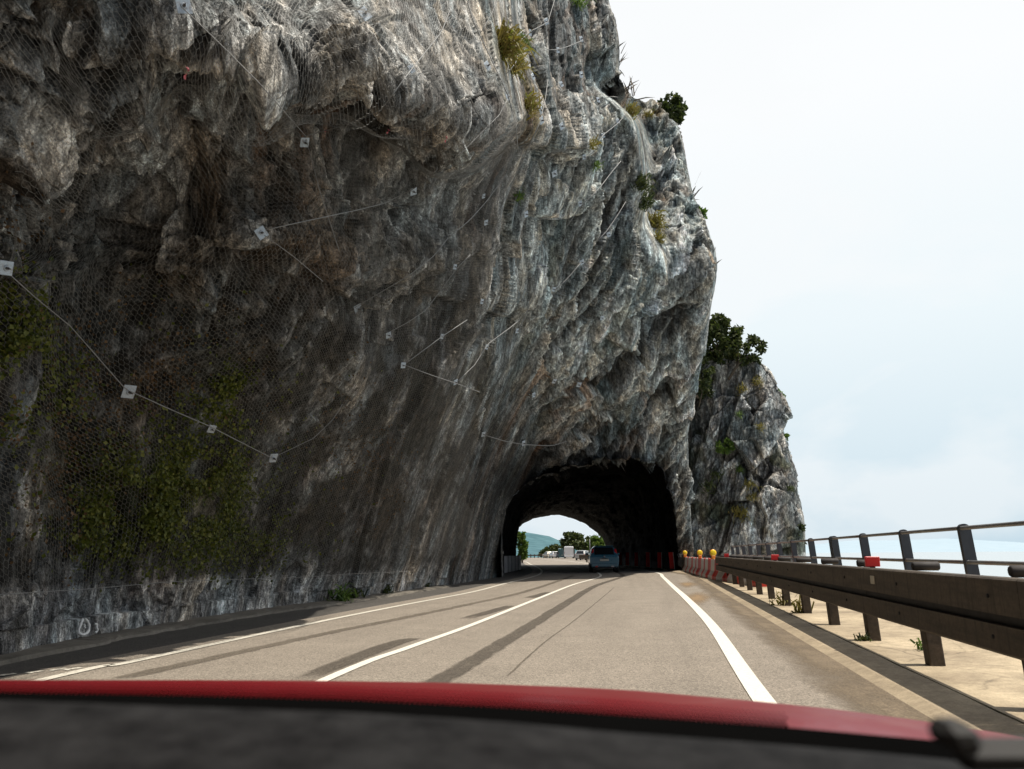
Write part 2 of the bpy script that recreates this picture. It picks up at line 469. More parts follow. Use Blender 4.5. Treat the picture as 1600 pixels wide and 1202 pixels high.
if (Nn[n // 2, mcols // 2] @ (CAM - P0[n // 2, mcols // 2])) < 0: Nn = -Nn; FLIP = False
else: FLIP = True
flat = P0.reshape(-1, 3)
u0, v0, w0 = proj(flat)
coarse, med, rid, q = rock_relief(flat, 1.0, 1.0, 0.9, 3.2, 3)
near = 1 - sstep(w0, 13, 23)
KN = 1.75
cN, mN, _, _ = rock_relief(flat * KN, 1.0, 1.15, 1.2, 1.45, 203)
coarse = coarse * (1 - near) + near * cN / KN; med = med * (1 - near) + near * mN / KN
infront = w0 > 2
# ledges read off the photograph: lips that hang out over darker hollows
def ridge_line(pts, width):
    """1 on the lip, falling off below it (photo coordinates of the surface)"""
    x = np.array([p[0] for p in pts], float); y = np.array([p[1] for p in pts], float)
    yl = np.interp(u0, x, y); dd = v0 - yl
    inx = sstep(u0, x[0] - 40, x[0] + 20) * (1 - sstep(u0, x[-1] - 20, x[-1] + 40))
    return inx * np.where(dd < 0, np.exp(-(dd / (width * 2.6)) ** 2), np.exp(-(dd / (width * 0.45)) ** 2))
lip = 0.9 * ridge_line([(230, 60), (300, 100), (400, 130), (470, 150), (530, 120), (600, 175), (690, 215), (760, 200), (815, 190)], 45)
lip += 0.55 * ridge_line([(-40, 260), (60, 270), (180, 215), (300, 190), (420, 270), (520, 330)], 40)
lip += 0.45 * ridge_line([(320, 360), (380, 380), (450, 370), (560, 440), (640, 420), (760, 380)], 30)
lip += 0.8 * ridge_line([(805, 215), (850, 225), (888, 236)], 22) * 1.3
lip += 0.6 * blob(u0, v0, 795, 455, 38, 50) + 0.5 * blob(u0, v0, 380, 350, 48, 40) + 0.6 * blob(u0, v0, 640, 300, 45, 35)
lip += 1.2 * blob(u0, v0, 955, 700, 70, 26) + 1.0 * blob(u0, v0, 1090, 425, 40, 55) - 1.6 * blob(u0, v0, 1022, 350, 14, 60)
jag = 11 * vnoise(np.stack([u0 / 42, v0 * 0 + 3.3, v0 * 0], 1).astype(np.float32), 5) + 4.5 * vnoise(np.stack([u0 / 15, v0 * 0 + 1.3, v0 * 0], 1).astype(np.float32), 6) + 2.5 * vnoise(np.stack([u0 / 6, v0 * 0 + 1.3, v0 * 0], 1).astype(np.float32), 7)
def undercut(pts, depth, reach, k=1.0, soft=5):
    x = np.array([p[0] for p in pts], float); y = np.array([p[1] for p in pts], float)
    dd = v0 - np.interp(u0, x, y) - k * jag
    inx = sstep(u0, x[0] - 10, x[0] + 40) * (1 - sstep(u0, x[-1] - 25, x[-1] + 8))
    return -depth * inx * sstep(dd, -soft, soft) * np.exp(-(np.maximum(dd, 0) / reach) ** 2)
cut = undercut([(215, 60), (300, 112), (400, 140), (470, 160), (530, 132), (600, 178), (690, 215), (760, 205), (812, 190)], 0.75, 150)
cut += undercut([(-60, 255), (60, 262), (130, 240), (230, 215), (330, 235)], 0.40, 90)
cut += undercut([(310, 392), (380, 398), (440, 385)], 0.35, 60, 0.5) + undercut([(590, 318), (640, 325), (680, 310)], 0.45, 50, 0.5)
cut += undercut([(540, 470), (600, 478), (660, 450), (740, 470)], 0.40, 70, 0.8)
cut += undercut([(755, 488), (790, 500), (825, 482)], 0.8, 45, 0.4)
cut += undercut([(842, 222), (870, 226), (892, 230)], 1.5, 45, 0.3, 3)
cut += undercut([(845, 330), (880, 345), (925, 325)], 0.9, 50, 0.5) + undercut([(985, 505), (1040, 492), (1095, 470)], 0.9, 60, 0.6)
cut += undercut([(905, 560), (960, 545), (1010, 560)], 0.6, 60, 0.8)
lip = lip + np.where(infront, cut, 0) / np.clip(w0 / 24, 0.36, 1)
lip = np.where(infront, lip, 0)
calm = 1 - np.where(infront, 0.72 * sstep(v0, 430, 600) * (1 - sstep(u0, 790, 850)) + 0.62 * (1 - sstep(v0, np.interp(u0, [200, 400, 530, 600, 690, 800], [40, 100, 95, 140, 185, 170]) - 30, np.interp(u0, [200, 400, 530, 600, 690, 800], [40, 100, 95, 140, 185, 170]) + 5)) * sstep(u0, 220, 300) * (1 - sstep(u0, 770, 830)), 0)
D = lip * np.clip(w0 / 24, 0.36, 1) + coarse * (0.55 + 0.45 * calm) + med * calm * np.clip(0.9 + w0 / 90, 0.9, 1.25)
su_ = np.linalg.norm(np.gradient(P0, axis=1), axis=2); sv_ = np.linalg.norm(np.gradient(P0, axis=0), axis=2)
st_ = smooth2(np.maximum(su_, sv_).astype(np.float32), 3).reshape(-1)
att = np.clip(0.10 / st_, 0.12, 1.0)
D = lip * np.clip(w0 / 24, 0.36, 1) + coarse * (0.15 + 0.85 * calm) * (0.45 + 0.55 * att) + med * calm * att * np.clip(0.9 + w0 / 90, 0.9, 1.25)
vdir = CAM - flat; vdir = vdir / np.linalg.norm(vdir, axis=1, keepdims=True)
facing = np.abs(np.sum(vdir * Nn.reshape(-1, 3), 1))
facing = smooth2(facing.reshape(n, mcols).astype(np.float32), 4).reshape(-1)
D = D * np.clip(facing / 0.42, 0.12, 1.0)
below = flat[:, 2] < 0.3
D = np.where(below, D * 0.35, D)
P1 = flat + Nn.reshape(-1, 3) * D[:, None]
P1g = P1.reshape(n, mcols, 3)

# colour of the rock, mixed from weathering masks plus painted sun and shade
pale = np.array([0.46, 0.45, 0.425]); midg = np.array([0.172, 0.171, 0.166]); dark = np.array([0.040, 0.039, 0.038])
bluish = np.array([0.125, 0.15, 0.152]); rust = np.array([0.26, 0.125, 0.05]); brown = np.array([0.095, 0.064, 0.038]); soil = np.array([0.040, 0.034, 0.024])
cav = (D.reshape(n, mcols) - smooth2(D.reshape(n, mcols), 7)).reshape(-1)
t = 0.48 + (0.85 - 0.35 * near) * fbm(q * np.array([0.5, 1.3, 1.3], np.float32), 5, gain=0.62, seed=60) + near * 0.85 * fbm(flat.astype(np.float32) * 1.9, 4, gain=0.6, seed=63) + (1.5 + near) * np.clip(cav, -0.25, 0.25)
t = t + 0.30 * np.where(infront, sstep(-v0, -190, -60) * sstep(u0, 300, 380) * (1 - sstep(u0, 780, 850)), 0)  # sunlit slab above the lip made paler: sunlight put into the colour
tint = lerp3(dark, midg, sstep(t, 0.08, 0.5)); tint = lerp3(tint, pale, sstep(t, 0.5, 0.95))
fac = np.where(infront, sstep(u0, 640, 800), 0) * np.where(infront, 1, 0)
bl = fac * sstep(fbm(q * np.array([0.22, 0.9, 0.9], np.float32) + 5, 4, seed=71), 0.0, 0.35)
tint = lerp3(tint, bluish * 1.1, 0.65 * bl)
ru = sstep(fbm(q * np.array([0.25, 0.8, 0.8], np.float32) + 15, 5, gain=0.6, seed=81), 0.16, 0.5)
ru = ru * (0.35 + 0.65 * np.where(infront, np.clip(blob(u0, v0, 880, 640, 120, 130) + blob(u0, v0, 960, 300, 60, 150) + blob(u0, v0, 560, 210, 150, 60), 0, 1), 0))
tint = lerp3(tint, rust, 0.6 * ru)
br = np.clip(blob(u0, v0, 180, 320, 330, 105) + 0.8 * blob(u0, v0, 520, 380, 190, 90) + 0.6 * blob(u0, v0, 60, 250, 150, 60), 0, 1)
br = np.where(infront, br, 0.3) * sstep(fbm(flat * 0.55, 5, gain=0.6, seed=91).astype(np.float32), -0.35, 0.25)
tint = lerp3(tint, brown * np.array([0.95, 0.9, 0.8]), 0.7 * br)
so = np.clip(blob(u0, v0, 170, 640, 420, 250) + 1.0 * blob(u0, v0, 560, 720, 250, 190) + 0.6 * blob(u0, v0, 680, 580, 120, 150), 0, 1)
so = np.where(infront, so, 0.4) * sstep(fbm(flat * 1.25 + 31, 5, gain=0.65, seed=101).astype(np.float32), -0.26, 0.10) * (1 - sstep(v0, 885, 915))
tint = lerp3(tint, soil, 0.9 * so)
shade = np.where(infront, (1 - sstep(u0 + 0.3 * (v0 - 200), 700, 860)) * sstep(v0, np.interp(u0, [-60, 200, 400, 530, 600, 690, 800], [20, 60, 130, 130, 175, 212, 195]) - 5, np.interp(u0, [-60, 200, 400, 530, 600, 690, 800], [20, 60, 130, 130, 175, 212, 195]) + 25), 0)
tint = tint * (1 - shade * (0.05 + 0.27 * sstep(v0, 330, 520)))[:, None]  # shade below the overhanging lip painted into the rock colour
tint = tint * (1 + 0.5 * np.where(infront, np.clip(blob(u0, v0, 90, 170, 200, 110) + 0.6 * blob(u0, v0, 420, 260, 130, 60), 0, 1), 0))[:, None]  # upper left hollows lightened in colour to offset their deep shade
foot = np.where(infront, sstep(v0, np.interp(u0, [0, 270, 540, 700], [925, 905, 895, 880]) - 8, np.interp(u0, [0, 270, 540, 700], [925, 905, 895, 880]) + 6) * (u0 < 700), 0)
tint = lerp3(tint, np.maximum(tint * 2.4, 0.19), 0.9 * foot)
moss = np.clip(blob(u0, v0, 235, 775, 150, 95) + 0.7 * blob(u0, v0, 20, 540, 60, 110) + 0.5 * blob(u0, v0, 350, 620, 60, 60), 0, 1) * sstep(fbm(flat * 1.4 + 3, 4, seed=111).astype(np.float32), -0.3, 0.25)
tint = lerp3(tint, np.array([0.035, 0.042, 0.012]), 0.75 * np.where(infront, moss, 0))
bould = np.where(infront, np.clip(blob(u0, v0, 795, 445, 32, 58) + 0.9 * blob(u0, v0, 385, 345, 50, 36) + 0.8 * blob(u0, v0, 608, 290, 26, 34) + 0.6 * blob(u0, v0, 470, 335, 30, 25) + 0.7 * blob(u0, v0, 575, 440, 45, 30) + 0.6 * blob(u0, v0, 90, 200, 90, 40), 0, 1), 0)
tint = lerp3(tint, np.maximum(tint, pale * 0.8), 0.6 * bould * sstep(fbm(flat.astype(np.float32) * 2.0, 4, seed=125), -0.4, 0.2))
grass = np.where(infront, np.clip(blob(u0, v0, 785, 80, 26, 55) + 0.8 * blob(u0, v0, 822, 170, 18, 60) + 0.5 * blob(u0, v0, 1000, 180, 40, 12), 0, 1), 0)
tint = lerp3(tint, np.array([0.19, 0.135, 0.04]), 0.8 * grass * sstep(fbm(flat * 1.1, 4, seed=121).astype(np.float32), -0.4, 0.2))
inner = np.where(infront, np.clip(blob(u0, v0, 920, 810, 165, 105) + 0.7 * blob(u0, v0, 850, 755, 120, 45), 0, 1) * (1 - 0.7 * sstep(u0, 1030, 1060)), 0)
tint = tint * (1 - 0.82 * np.clip(inner, 0, 1))[:, None]  # gloom of the tunnel mouth painted outward onto the surrounding rock

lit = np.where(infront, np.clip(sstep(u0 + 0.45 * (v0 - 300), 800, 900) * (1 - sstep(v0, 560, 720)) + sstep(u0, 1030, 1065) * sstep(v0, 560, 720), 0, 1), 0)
tint = tint * (1 + 0.5 * lit)[:, None]  # sunlit look of the tall right face painted in as brighter rock
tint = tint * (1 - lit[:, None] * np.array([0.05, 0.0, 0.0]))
tint = np.minimum(tint, 0.62)
# tunnel mouth cut through the wall
MOUTH = [(786, 905), (784, 830), (791, 792), (800, 775), (818, 758), (845, 743), (868, 741), (890, 727), (915, 730), (938, 716), (962, 719), (985, 713), (1008, 722), (1026, 722), (1040, 738), (1044, 762), (1053, 780), (1057, 815), (1060, 850), (1064, 905)]
ug, vg, _ = proj(P1)
inm = (inside(MOUTH, ug, vg) & (w0 > 30) & (flat[:, 1] < 56)).reshape(n, mcols)
allin = inm[:-1, :-1] & inm[1:, :-1] & inm[:-1, 1:] & inm[1:, 1:]
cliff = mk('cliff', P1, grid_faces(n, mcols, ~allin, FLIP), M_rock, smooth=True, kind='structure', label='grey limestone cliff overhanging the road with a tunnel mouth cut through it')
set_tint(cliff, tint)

# lookup: photo pixel -> point on the relief (front-most)
_sel = np.where((w0 > 2) & (ug > -60) & (ug < 1180) & (vg > -80) & (vg < 1090))[0]
_su, _sv, _sw = ug[_sel], vg[_sel], w0[_sel]
def on_rock(u, v, lift=0.0, rad=4.0):
    d = (_su - u) ** 2 + (_sv - v) ** 2
    c = np.where(d < rad * rad)[0]
    if len(c) == 0: c = np.array([int(np.argmin(d))])
    k = _sel[c[np.argmin(_sw[c] + 0.02 * np.sqrt(d[c]))]]
    nn = Nn.reshape(-1, 3)[k]
    return P1[k] + nn * lift, nn

# tunnel lining rock: from the mouth to the far portal, bending with the road
EXITP = [(790, 893), (794, 868), (799, 842), (806, 830), (817, 819), (833, 811), (848, 808), (862, 805.5), (874, 805), (886, 808.5), (900, 813), (914, 820), (928, 829), (939, 838), (945, 850), (948, 870), (950, 893)]
def resample(poly, k):
    p = np.array(poly, float); s = np.concatenate([[0], np.cumsum(np.linalg.norm(np.diff(p, axis=0), axis=1))])
    t = np.linspace(0, s[-1], k); return np.stack([np.interp(t, s, p[:, 0]), np.interp(t, s, p[:, 1])], 1)
K, L = 150, 90
r0 = np.array([on_rock(a, b, 0, 3)[0] for a, b in resample(MOUTH, K)])
r0[:, 1] = np.maximum(r0[:, 1], 38.0)
r1 = at(*resample(EXITP, K).T, 77.0)
tt = np.linspace(-0.012, 1, L)[:, None, None]
ring1 = np.array(at(*resample([(783, 905), (783, 830), (790, 790), (812, 764), (850, 742), (915, 722), (985, 714), (1040, 728), (1056, 790), (1066, 905)], K).T, 47.5))
Tn = np.where(tt < 0.06, r0[None] * (1 - tt / 0.06) + ring1[None] * (tt / 0.06), 0)
uu2 = (tt - 0.06) / 0.94
bulge = np.sin(np.clip(uu2, 0, 1) * math.pi)
Tn = np.where(tt < 0.06, Tn, ring1[None] * (1 - uu2) + r1[None] * uu2 + bulge * np.array([0.9, 0, 0.5]))
Tf = Tn.reshape(-1, 3)
cn = np.array([5.0, 0, 2.0]); dirv = Tf - cn; dirv[:, 1] = 0; dirv /= np.linalg.norm(dirv, axis=1, keepdims=True)
tc, tm, _, _ = rock_relief(Tf * 1.1, 0.5, 0.9, 1.0, 1.5, 23)
fade = np.clip(np.minimum((tt + 0.012) / 0.1, 1) * 1.0, 0, 1) * np.ones((1, K, 1))
fade = np.where(tt > 0.93, 0.18, fade).reshape(-1)
Tf = Tf + dirv * (np.abs(tc + tm) * 0.8 * fade)[:, None] * np.where(Tf[:, 2] < 0.5, 0.4, 1)[:, None]
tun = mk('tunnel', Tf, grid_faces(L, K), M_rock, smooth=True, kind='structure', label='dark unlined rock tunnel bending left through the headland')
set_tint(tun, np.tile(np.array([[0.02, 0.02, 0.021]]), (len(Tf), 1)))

# ------------------------------------------------------------------ outer rock stack on the lake side of the tunnel
zs_v = [1000, 880, 820, 760, 700, 650, 620, 590, 572, 562]
right_u = [1262, 1246, 1243, 1232, 1219, 1211, 1206, 1196, 1168, 1135]
left_u = [1058, 1066, 1066, 1062, 1058, 1060, 1062, 1062, 1075, 1105]
Yc = 56.0
lev = []
for v, a, b in zip(zs_v, left_u, right_u):
    pl, pr = at(a, v, Yc), at(b, v, Yc)
    lev.append((pl[0], pr[0], pl[2]))
lev = [(lev[0][0] - 2, lev[0][1] + 4, -16.0)] + lev
lev = np.array(lev)
NA, NZ = 520, 420
zt = np.concatenate([np.linspace(0, 1, 40)[:-1], np.linspace(1, len(lev) - 1, NZ - 39)])
LV = catmull(lev, zt, 0)
ang = np.linspace(0, 2 * math.pi, NA)
# closer to the lens side gets most of the columns
ang = ang - 0.55 * np.sin(ang + math.pi / 2 * 1.0)
cx = (LV[:, 0] + LV[:, 1]) / 2; rx = (LV[:, 1] - LV[:, 0]) / 2
sq = lambda c: np.sign(c) * np.abs(c) ** 0.8
X = cx[:, None] + rx[:, None] * sq(np.cos(ang))[None]
frac = rx / rx.max()
Yy = Yc + np.where(np.sin(ang) < 0, 5.5, 16.0)[None] * sq(np.sin(ang))[None] * (0.45 + 0.55 * frac[:, None])
Z = np.repeat(LV[:, 2:3], NA, 1)
PP = np.stack([X, Yy, Z], 2)
Np = grid_normals(smooth2(PP.astype(np.float32), 3))
ctr = np.array([8.5, Yc, 5.0])
if np.sum(Np[NZ // 2, NA // 3] * (PP[NZ // 2, NA // 3] - np.array([cx[NZ // 2], Yc, PP[NZ // 2, 0, 2]]))) < 0: Np = -Np; fl = True
else: fl = False
pf = PP.reshape(-1, 3)
pc, pm, pr_, pq = rock_relief(pf * 0.62 + 40, 1.2, 1.0, 0.9, 1.9, 51)
Dp = (pc * 1.1 * (0.3 + 0.7 * sstep(pf[:, 2], 0, 5)) + pm * 1.35 * (0.4 + 0.6 * sstep(pf[:, 2], 0, 4)))
topf = sstep(pf[:, 2], 13.2, 14.6)
Dp = np.minimum(Dp, 0.45 + 0.75 * sstep(pf[:, 2], 3, 8)); vd_ = CAM - pf; vd_ /= np.linalg.norm(vd_, axis=1, keepdims=True); fc_ = np.abs(np.sum(vd_ * Np.reshape(-1, 3), 1)); Dp = Dp * np.clip(fc_ / 0.4, 0.25, 1)
P2 = pf + Np.reshape(-1, 3) * (Dp * (1 - 0.5 * topf))[:, None]
# cap
capc = P2.reshape(NZ, NA, 3)[-1].mean(0) + np.array([0, 0, 0.5])
Fp = grid_faces(NZ, NA, None, fl)
stack = mk('rock_stack', np.vstack([P2, capc[None]]), np.vstack([Fp]), M_rock2, smooth=True, kind='structure', label='grey rock stack with tufts of plants on the lake side of the tunnel')
cavp = (Dp.reshape(NZ, NA) - smooth2(Dp.reshape(NZ, NA), 6)).reshape(-1)
tp = 0.5 + 0.8 * fbm(pf.astype(np.float32) * np.array([0.9, 0.9, 0.35], np.float32), 5, gain=0.6, seed=160) + 1.3 * np.clip(cavp, -.25, .25)
tp = tp + 0.2 * sstep(-pf[:, 2], -6, 0)
tnt = lerp3(dark * 1.1, midg, sstep(tp, 0.1, 0.5)); tnt = lerp3(tnt, pale * 1.1, sstep(tp, 0.5, 0.9))
tnt = lerp3(tnt, bluish, 0.5 * sstep(fbm(pf.astype(np.float32) * 0.6, 4, seed=171), 0, 0.3))
tnt = np.minimum(tnt * 1.25, 0.6)
gm = sstep(fbm(pf.astype(np.float32) * 0.55 + 7, 5, seed=181), 0.18, 0.42)
tnt = lerp3(tnt, np.array([0.05, 0.055, 0.02]), 0.65 * gm)
set_tint(stack, np.vstack([tnt, tnt[-1:]]))
pu, pv, pw = proj(P2)
def on_stack(u, v, lift=0.0):
    d = (pu - u) ** 2 + (pv - v) ** 2
    c = np.where(d < 16)[0]
    if len(c) == 0: c = np.array([int(np.argmin(d))])
    k = c[np.argmin(pw[c])]
    return P2[k] + Np.reshape(-1, 3)[k] * lift, Np.reshape(-1, 3)[k]
# ------------------------------------------------------------------ ground, road, lake
GX0, GS = 2.5, 0.18                                # crash barrier line x = GX0 + GS * y
def gx(y): return GX0 + GS * y
def asphalt_mat(name, base, dirt=0.5):
    mt, b = material(name)
    o = b.obj(); uv = b.uv()
    g1 = b.noise(o, 90, 3, 0.7); g2 = b.noise(o, 1.1, 6, 0.6); g3 = b.noise(b.map(uv, (1.1, 0.035, 1)), 2.2, 5, 0.55, 0.3)
    vo = b.new('ShaderNodeTexVoronoi'); b.set(vo.inputs['Vector'], o); vo.inputs['Scale'].default_value = 75
    c = b.mix(b.ramp(g2, [(0.3, 0), (0.7, 1)]), tuple(x * 0.90 for x in base), tuple(x * 1.10 for x in base))
    c = b.mix(b.ramp(g3, [(0.36, 0.35), (0.56, 0.0)]), c, tuple(x * 0.72 for x in base))
    c = b.mix(1.0, c, b.ramp(g1, [(0.3, 0.62), (0.5, 1.0), (0.72, 1.42)]), 'MULTIPLY')
    sep = b.new('ShaderNodeSeparateColor'); b.set(sep.inputs[0], vo.outputs['Color'])
    c = b.mix(1.0, c, b.ramp(sep.outputs[0], [(0.0, 0.62), (0.5, 1.0), (1.0, 1.4)]), 'MULTIPLY')
    b.out(b.bsdf(Base_Color=c, Roughness=0.86, Specular_IOR_Level=0.3, Normal=b.bump(b.math('ADD', g1, vo.outputs['Distance']), 0.6, 0.006)))
    return mt
M_asph = asphalt_mat('asphalt', (0.258, 0.223, 0.182))
M_gutter = asphalt_mat('gutter_asphalt', (0.085, 0.078, 0.07))

def conc_mat(name, base, stain, rough=0.85, crack=True):
    mt, b = material(name)
    o = b.obj()
    n1 = b.noise(o, 0.9, 7, 0.62); n2 = b.noise(o, 9, 6, 0.7); n3 = b.noise(o, 60, 3, 0.7)
    c = b.mix(b.ramp(n1, [(0.35, 0), (0.68, 1)]), base, stain)
    c = b.mix(1.0, c, b.ramp(n2, [(0.3, 0.75), (0.5, 1), (0.7, 1.2)]), 'MULTIPLY')
    c = b.mix(1.0, c, b.ramp(n3, [(0.3, 0.8), (0.5, 1), (0.7, 1.2)]), 'MULTIPLY')
    h = b.math('ADD', n2, b.math('MULTIPLY', n3, 0.4))
    if crack:
        v = b.new('ShaderNodeTexVoronoi', feature='DISTANCE_TO_EDGE'); b.set(v.inputs['Vector'], b.mix(0.22, o, b.noise(o, 1.6, 6, 0.65, 0, 1))); v.inputs['Scale'].default_value = 1.1
        cr = b.ramp(v.outputs['Distance'], [(0.0, 0.18), (0.016, 1.0)])
        c = b.mix(b.math('MULTIPLY', b.ramp(n1, [(0.4, 0.1), (0.6, 1.0)]), 0.65), c, cr, 'MULTIPLY')
    b.out(b.bsdf(Base_Color=c, Roughness=rough, Specular_IOR_Level=0.3, Normal=b.bump(h, 0.5, 0.01)))
    return mt
M_deck = conc_mat('sandy_concrete', (0.50, 0.41, 0.28), (0.26, 0.205, 0.14))
M_kerb = conc_mat('kerb_concrete', (0.43, 0.35, 0.24), (0.27, 0.215, 0.15), crack=False)
M_terrain = conc_mat('dry_ground', (0.16, 0.14, 0.08), (0.07, 0.075, 0.03), crack=False)

def strip(name, left, right, z, mat, parent=None, sub=1, **kw):
    """flat ribbon between two polylines of ground points"""
    V = []; uv = []; F_ = []
    k = len(left); s = 0
    for i in range(k):
        a, b_ = np.array(left[i], float), np.array(right[i], float)
        if i: s += np.linalg.norm(a[:2] - np.array(left[i - 1][:2]))
        for j in range(sub + 1):
            t_ = j / sub; p = a * (1 - t_) + b_ * t_
            V.append((p[0], p[1], z)); uv.append((np.linalg.norm(b_[:2] - a[:2]) * t_, s))
    w = sub + 1
    for i in range(k - 1):
        for j in range(sub): F_.append((i * w + j, i * w + j + 1, (i + 1) * w + j + 1, (i + 1) * w + j))
    return mk(name, V, F_, mat, parent, uv=uv, **kw)

def poly_px(pts, z=0.0): return [G(u, v, z) for u, v in pts]
def curve_of(ctrl_pts, step=0.8):
    c = np.array(ctrl_pts, float); k = max(8, int(np.sum(np.linalg.norm(np.diff(c, axis=0), axis=1)) / step))
    return catmull(c, np.linspace(0, len(c) - 1, k), 0)

# edges of the carriageway (ground metres)
left_line = np.vstack([[G(67, 1063) - np.array([0.25, 8.5, 0]) + np.array([-0.4, 0, 0])], poly_px([(67, 1063), (200, 1036), (400, 993), (539, 964), (640, 944), (740, 925), (790, 912)]), [[1.0, 39, 0], [1.6, 46, 0], [1.9, 56, 0], [1.9, 70, 0], [1.75, 84, 0], [1.6, 110, 0], [0.0, 150, 0], [-6, 200, 0]]])
right_line = np.vstack([[G(1205, 1100) - np.array([1.35, 7.5, 0])], poly_px([(1196, 1100), (1111, 976), (1072, 935), (1053, 918), (1036, 902)]), [[7.9, 44, 0], [8.2, 54, 0], [8.2, 66, 0], [7.9, 84, 0], [7.6, 110, 0], [6, 150, 0], [0, 200, 0]]])
centre = np.vstack([[G(515, 1060) - np.array([0.9, 8, 0])], poly_px([(515, 1060), (640, 1012), (740, 976), (845, 934), (897, 913.5)]), [[4.1, 38, 0], [4.9, 47, 0]]])
ys = np.concatenate([np.arange(-14, 60, 1.0), np.arange(60, 212, 4.0)])
LXs = np.interp(ys, left_line[:, 1], left_line[:, 0]); RXs = np.interp(ys, right_line[:, 1], right_line[:, 0])
aspR = np.minimum(np.array([gx(y) for y in ys]) - 0.62, 9.6 + 0 * ys)
aspR = np.where(ys > 40, np.interp(ys, [40, 46, 84, 110, 212], [9.0, 12.0, 12.0, 16, 20]), aspR)
aspL = LXs - 0.55
road = strip('road', [(x, y, 0) for x, y in zip(aspL, ys)], [(x, y, 0) for x, y in zip(aspR, ys)], 0.0, M_asph, sub=8, kind='structure', label='worn tan asphalt road curving left into the tunnel')
strip('gutter', [(x - 1.6, y, 0) for x, y in zip(aspL, ys)], [(x + 0.05, y, 0) for x, y in zip(aspL, ys)], -0.004, M_gutter, sub=3, kind='structure', label='dark asphalt gutter along the foot of the cliff')
tl = strip('terrain', [(-240 - 0 * y, y, 0) for y in ys], [(x - 0.4, y, 0) for x, y in zip(aspL, ys)], -0.03, M_terrain, sub=4, kind='structure', label='dry ground beneath and behind the cliff')
# paved lay-by beyond the tunnel on the right
strip('parking_bay', [(x - 0.02, y, 0) for x, y in zip(aspR[ys >= 84], ys[ys >= 84])], [(24, y, 0) for y in ys[ys >= 84]], -0.006, M_asph, sub=4, kind='structure', label='sunlit paved parking bay beyond the tunnel')

V = [(x, y, z) for y in np.arange(83, 213, 4.0) for x, z in ((23.9, -0.02), (25.5 + math.sin(y), -1.2), (30 + math.sin(y * 1.3), -6.0), (35, -15))]
mk('embankment', V, [(i * 4 + j, i * 4 + j + 1, i * 4 + j + 5, i * 4 + j + 4) for i in range(len(V) // 4 - 1) for j in range(3)], M_terrain, smooth=True, kind='structure', label='dry slope from the parking bay down to the lake')
def paint_mat(name, col, wear=0.35):
    mt, b = material(name); o = b.obj()
    n = b.noise(o, 22, 6, 0.7); n2 = b.noise(o, 2.0, 5, 0.6)
    f = b.math('MULTIPLY', b.ramp(n, [(0.5, 0), (0.72, 1)]), b.ramp(n2, [(0.35, 0.2), (0.7, 1)]))
    c = b.mix(b.math('MULTIPLY', f, wear * 1.6), col, (0.22, 0.19, 0.15))
    c = b.mix(1.0, c, b.ramp(b.noise(o, 80, 3, 0.7), [(0.3, 0.85), (0.7, 1.1)]), 'MULTIPLY')
    b.out(b.bsdf(Base_Color=c, Roughness=0.7)); return mt
M_line = paint_mat('white_road_paint', (0.78, 0.74, 0.64))
M_line_old = paint_mat('worn_road_paint', (0.66, 0.62, 0.53), 0.9)
def worn_mat(name, base, lo, hi):
    """old bitumen: the road shows through where it has worn off"""
    mt = asphalt_mat(name, base); b = NB(mt); o_ = [x for x in mt.node_tree.nodes if x.type == 'OUTPUT_MATERIAL'][0]
    bs_ = [x for x in mt.node_tree.nodes if x.type == 'BSDF_PRINCIPLED'][0]
    ob = b.obj(); nz = b.math('ADD', b.math('MULTIPLY', b.noise(b.map(ob, (2.5, 0.8, 1)), 1.6, 6, 0.7), 0.75), b.math('MULTIPLY', b.noise(ob, 48, 3, 0.7), 0.35))
    fd = b.new('ShaderNodeAttribute', attribute_name='fade').outputs['Fac']
    mx = b.new('ShaderNodeMixShader'); b.set(mx.inputs[0], b.math('MULTIPLY', b.ramp(b.math('ADD', nz, b.math('MULTIPLY', b.math('SUBTRACT', fd, 0.6), 0.35)), [(0.40, lo), (0.62, hi)]), b.ramp(fd, [(0.0, 0), (0.45, 1)])))
    tr_ = b.new('ShaderNodeBsdfTransparent'); b.l.new(tr_.outputs[0], mx.inputs[1]); b.l.new(bs_.outputs[0], mx.inputs[2]); b.l.new(mx.outputs[0], o_.inputs[0])
    return mt
M_tar = worn_mat('bitumen', (0.118, 0.10, 0.08), 0.25, 0.85)
M_tyre = worn_mat('darker_asphalt', (0.165, 0.138, 0.108), 0.1, 0.7)
def ribbon(name, line, w, z, mat, label=None, jag=0.0, parent=road):
    c = curve_of(line, 0.8 if jag == 0 else 0.35); d = np.gradient(c, axis=0); nrm = np.stack([d[:, 1], -d[:, 0]], 1); nrm /= np.linalg.norm(nrm, axis=1, keepdims=True)
    ww = np.asarray(w) if hasattr(w, '__len__') else w
    if hasattr(w, '__len__'): ww = np.interp(np.linspace(0, 1, len(c)), np.linspace(0, 1, len(w)), w)
    j1 = 1 + jag * np.array([random.uniform(-1, 1) for _ in c]); j2 = 1 + jag * np.array([random.uniform(-1, 1) for _ in c])
    l = [(p[0] - q_[0] * a / 2, p[1] - q_[1] * a / 2, 0) for p, q_, a in zip(c, nrm, ww * j1)]
    r = [(p[0] + q_[0] * a / 2, p[1] + q_[1] * a / 2, 0) for p, q_, a in zip(c, nrm, ww * j2)]
    o = strip(name, l, r, z, mat, parent, sub=4, label=label)
    e_ = np.minimum(np.arange(len(c)), np.arange(len(c))[::-1]) / 2.0
    a_ = o.data.attributes.new('fade', 'FLOAT', 'POINT'); a_.data.foreach_set('value', np.array([f_ * min(1, k_) for k_ in e_ for f_ in (0.15, 0.85, 0.7, 0.85, 0.15)], np.float32))
    return o
ribbon('edge_line', right_line, 0.165, 0.008, M_line)
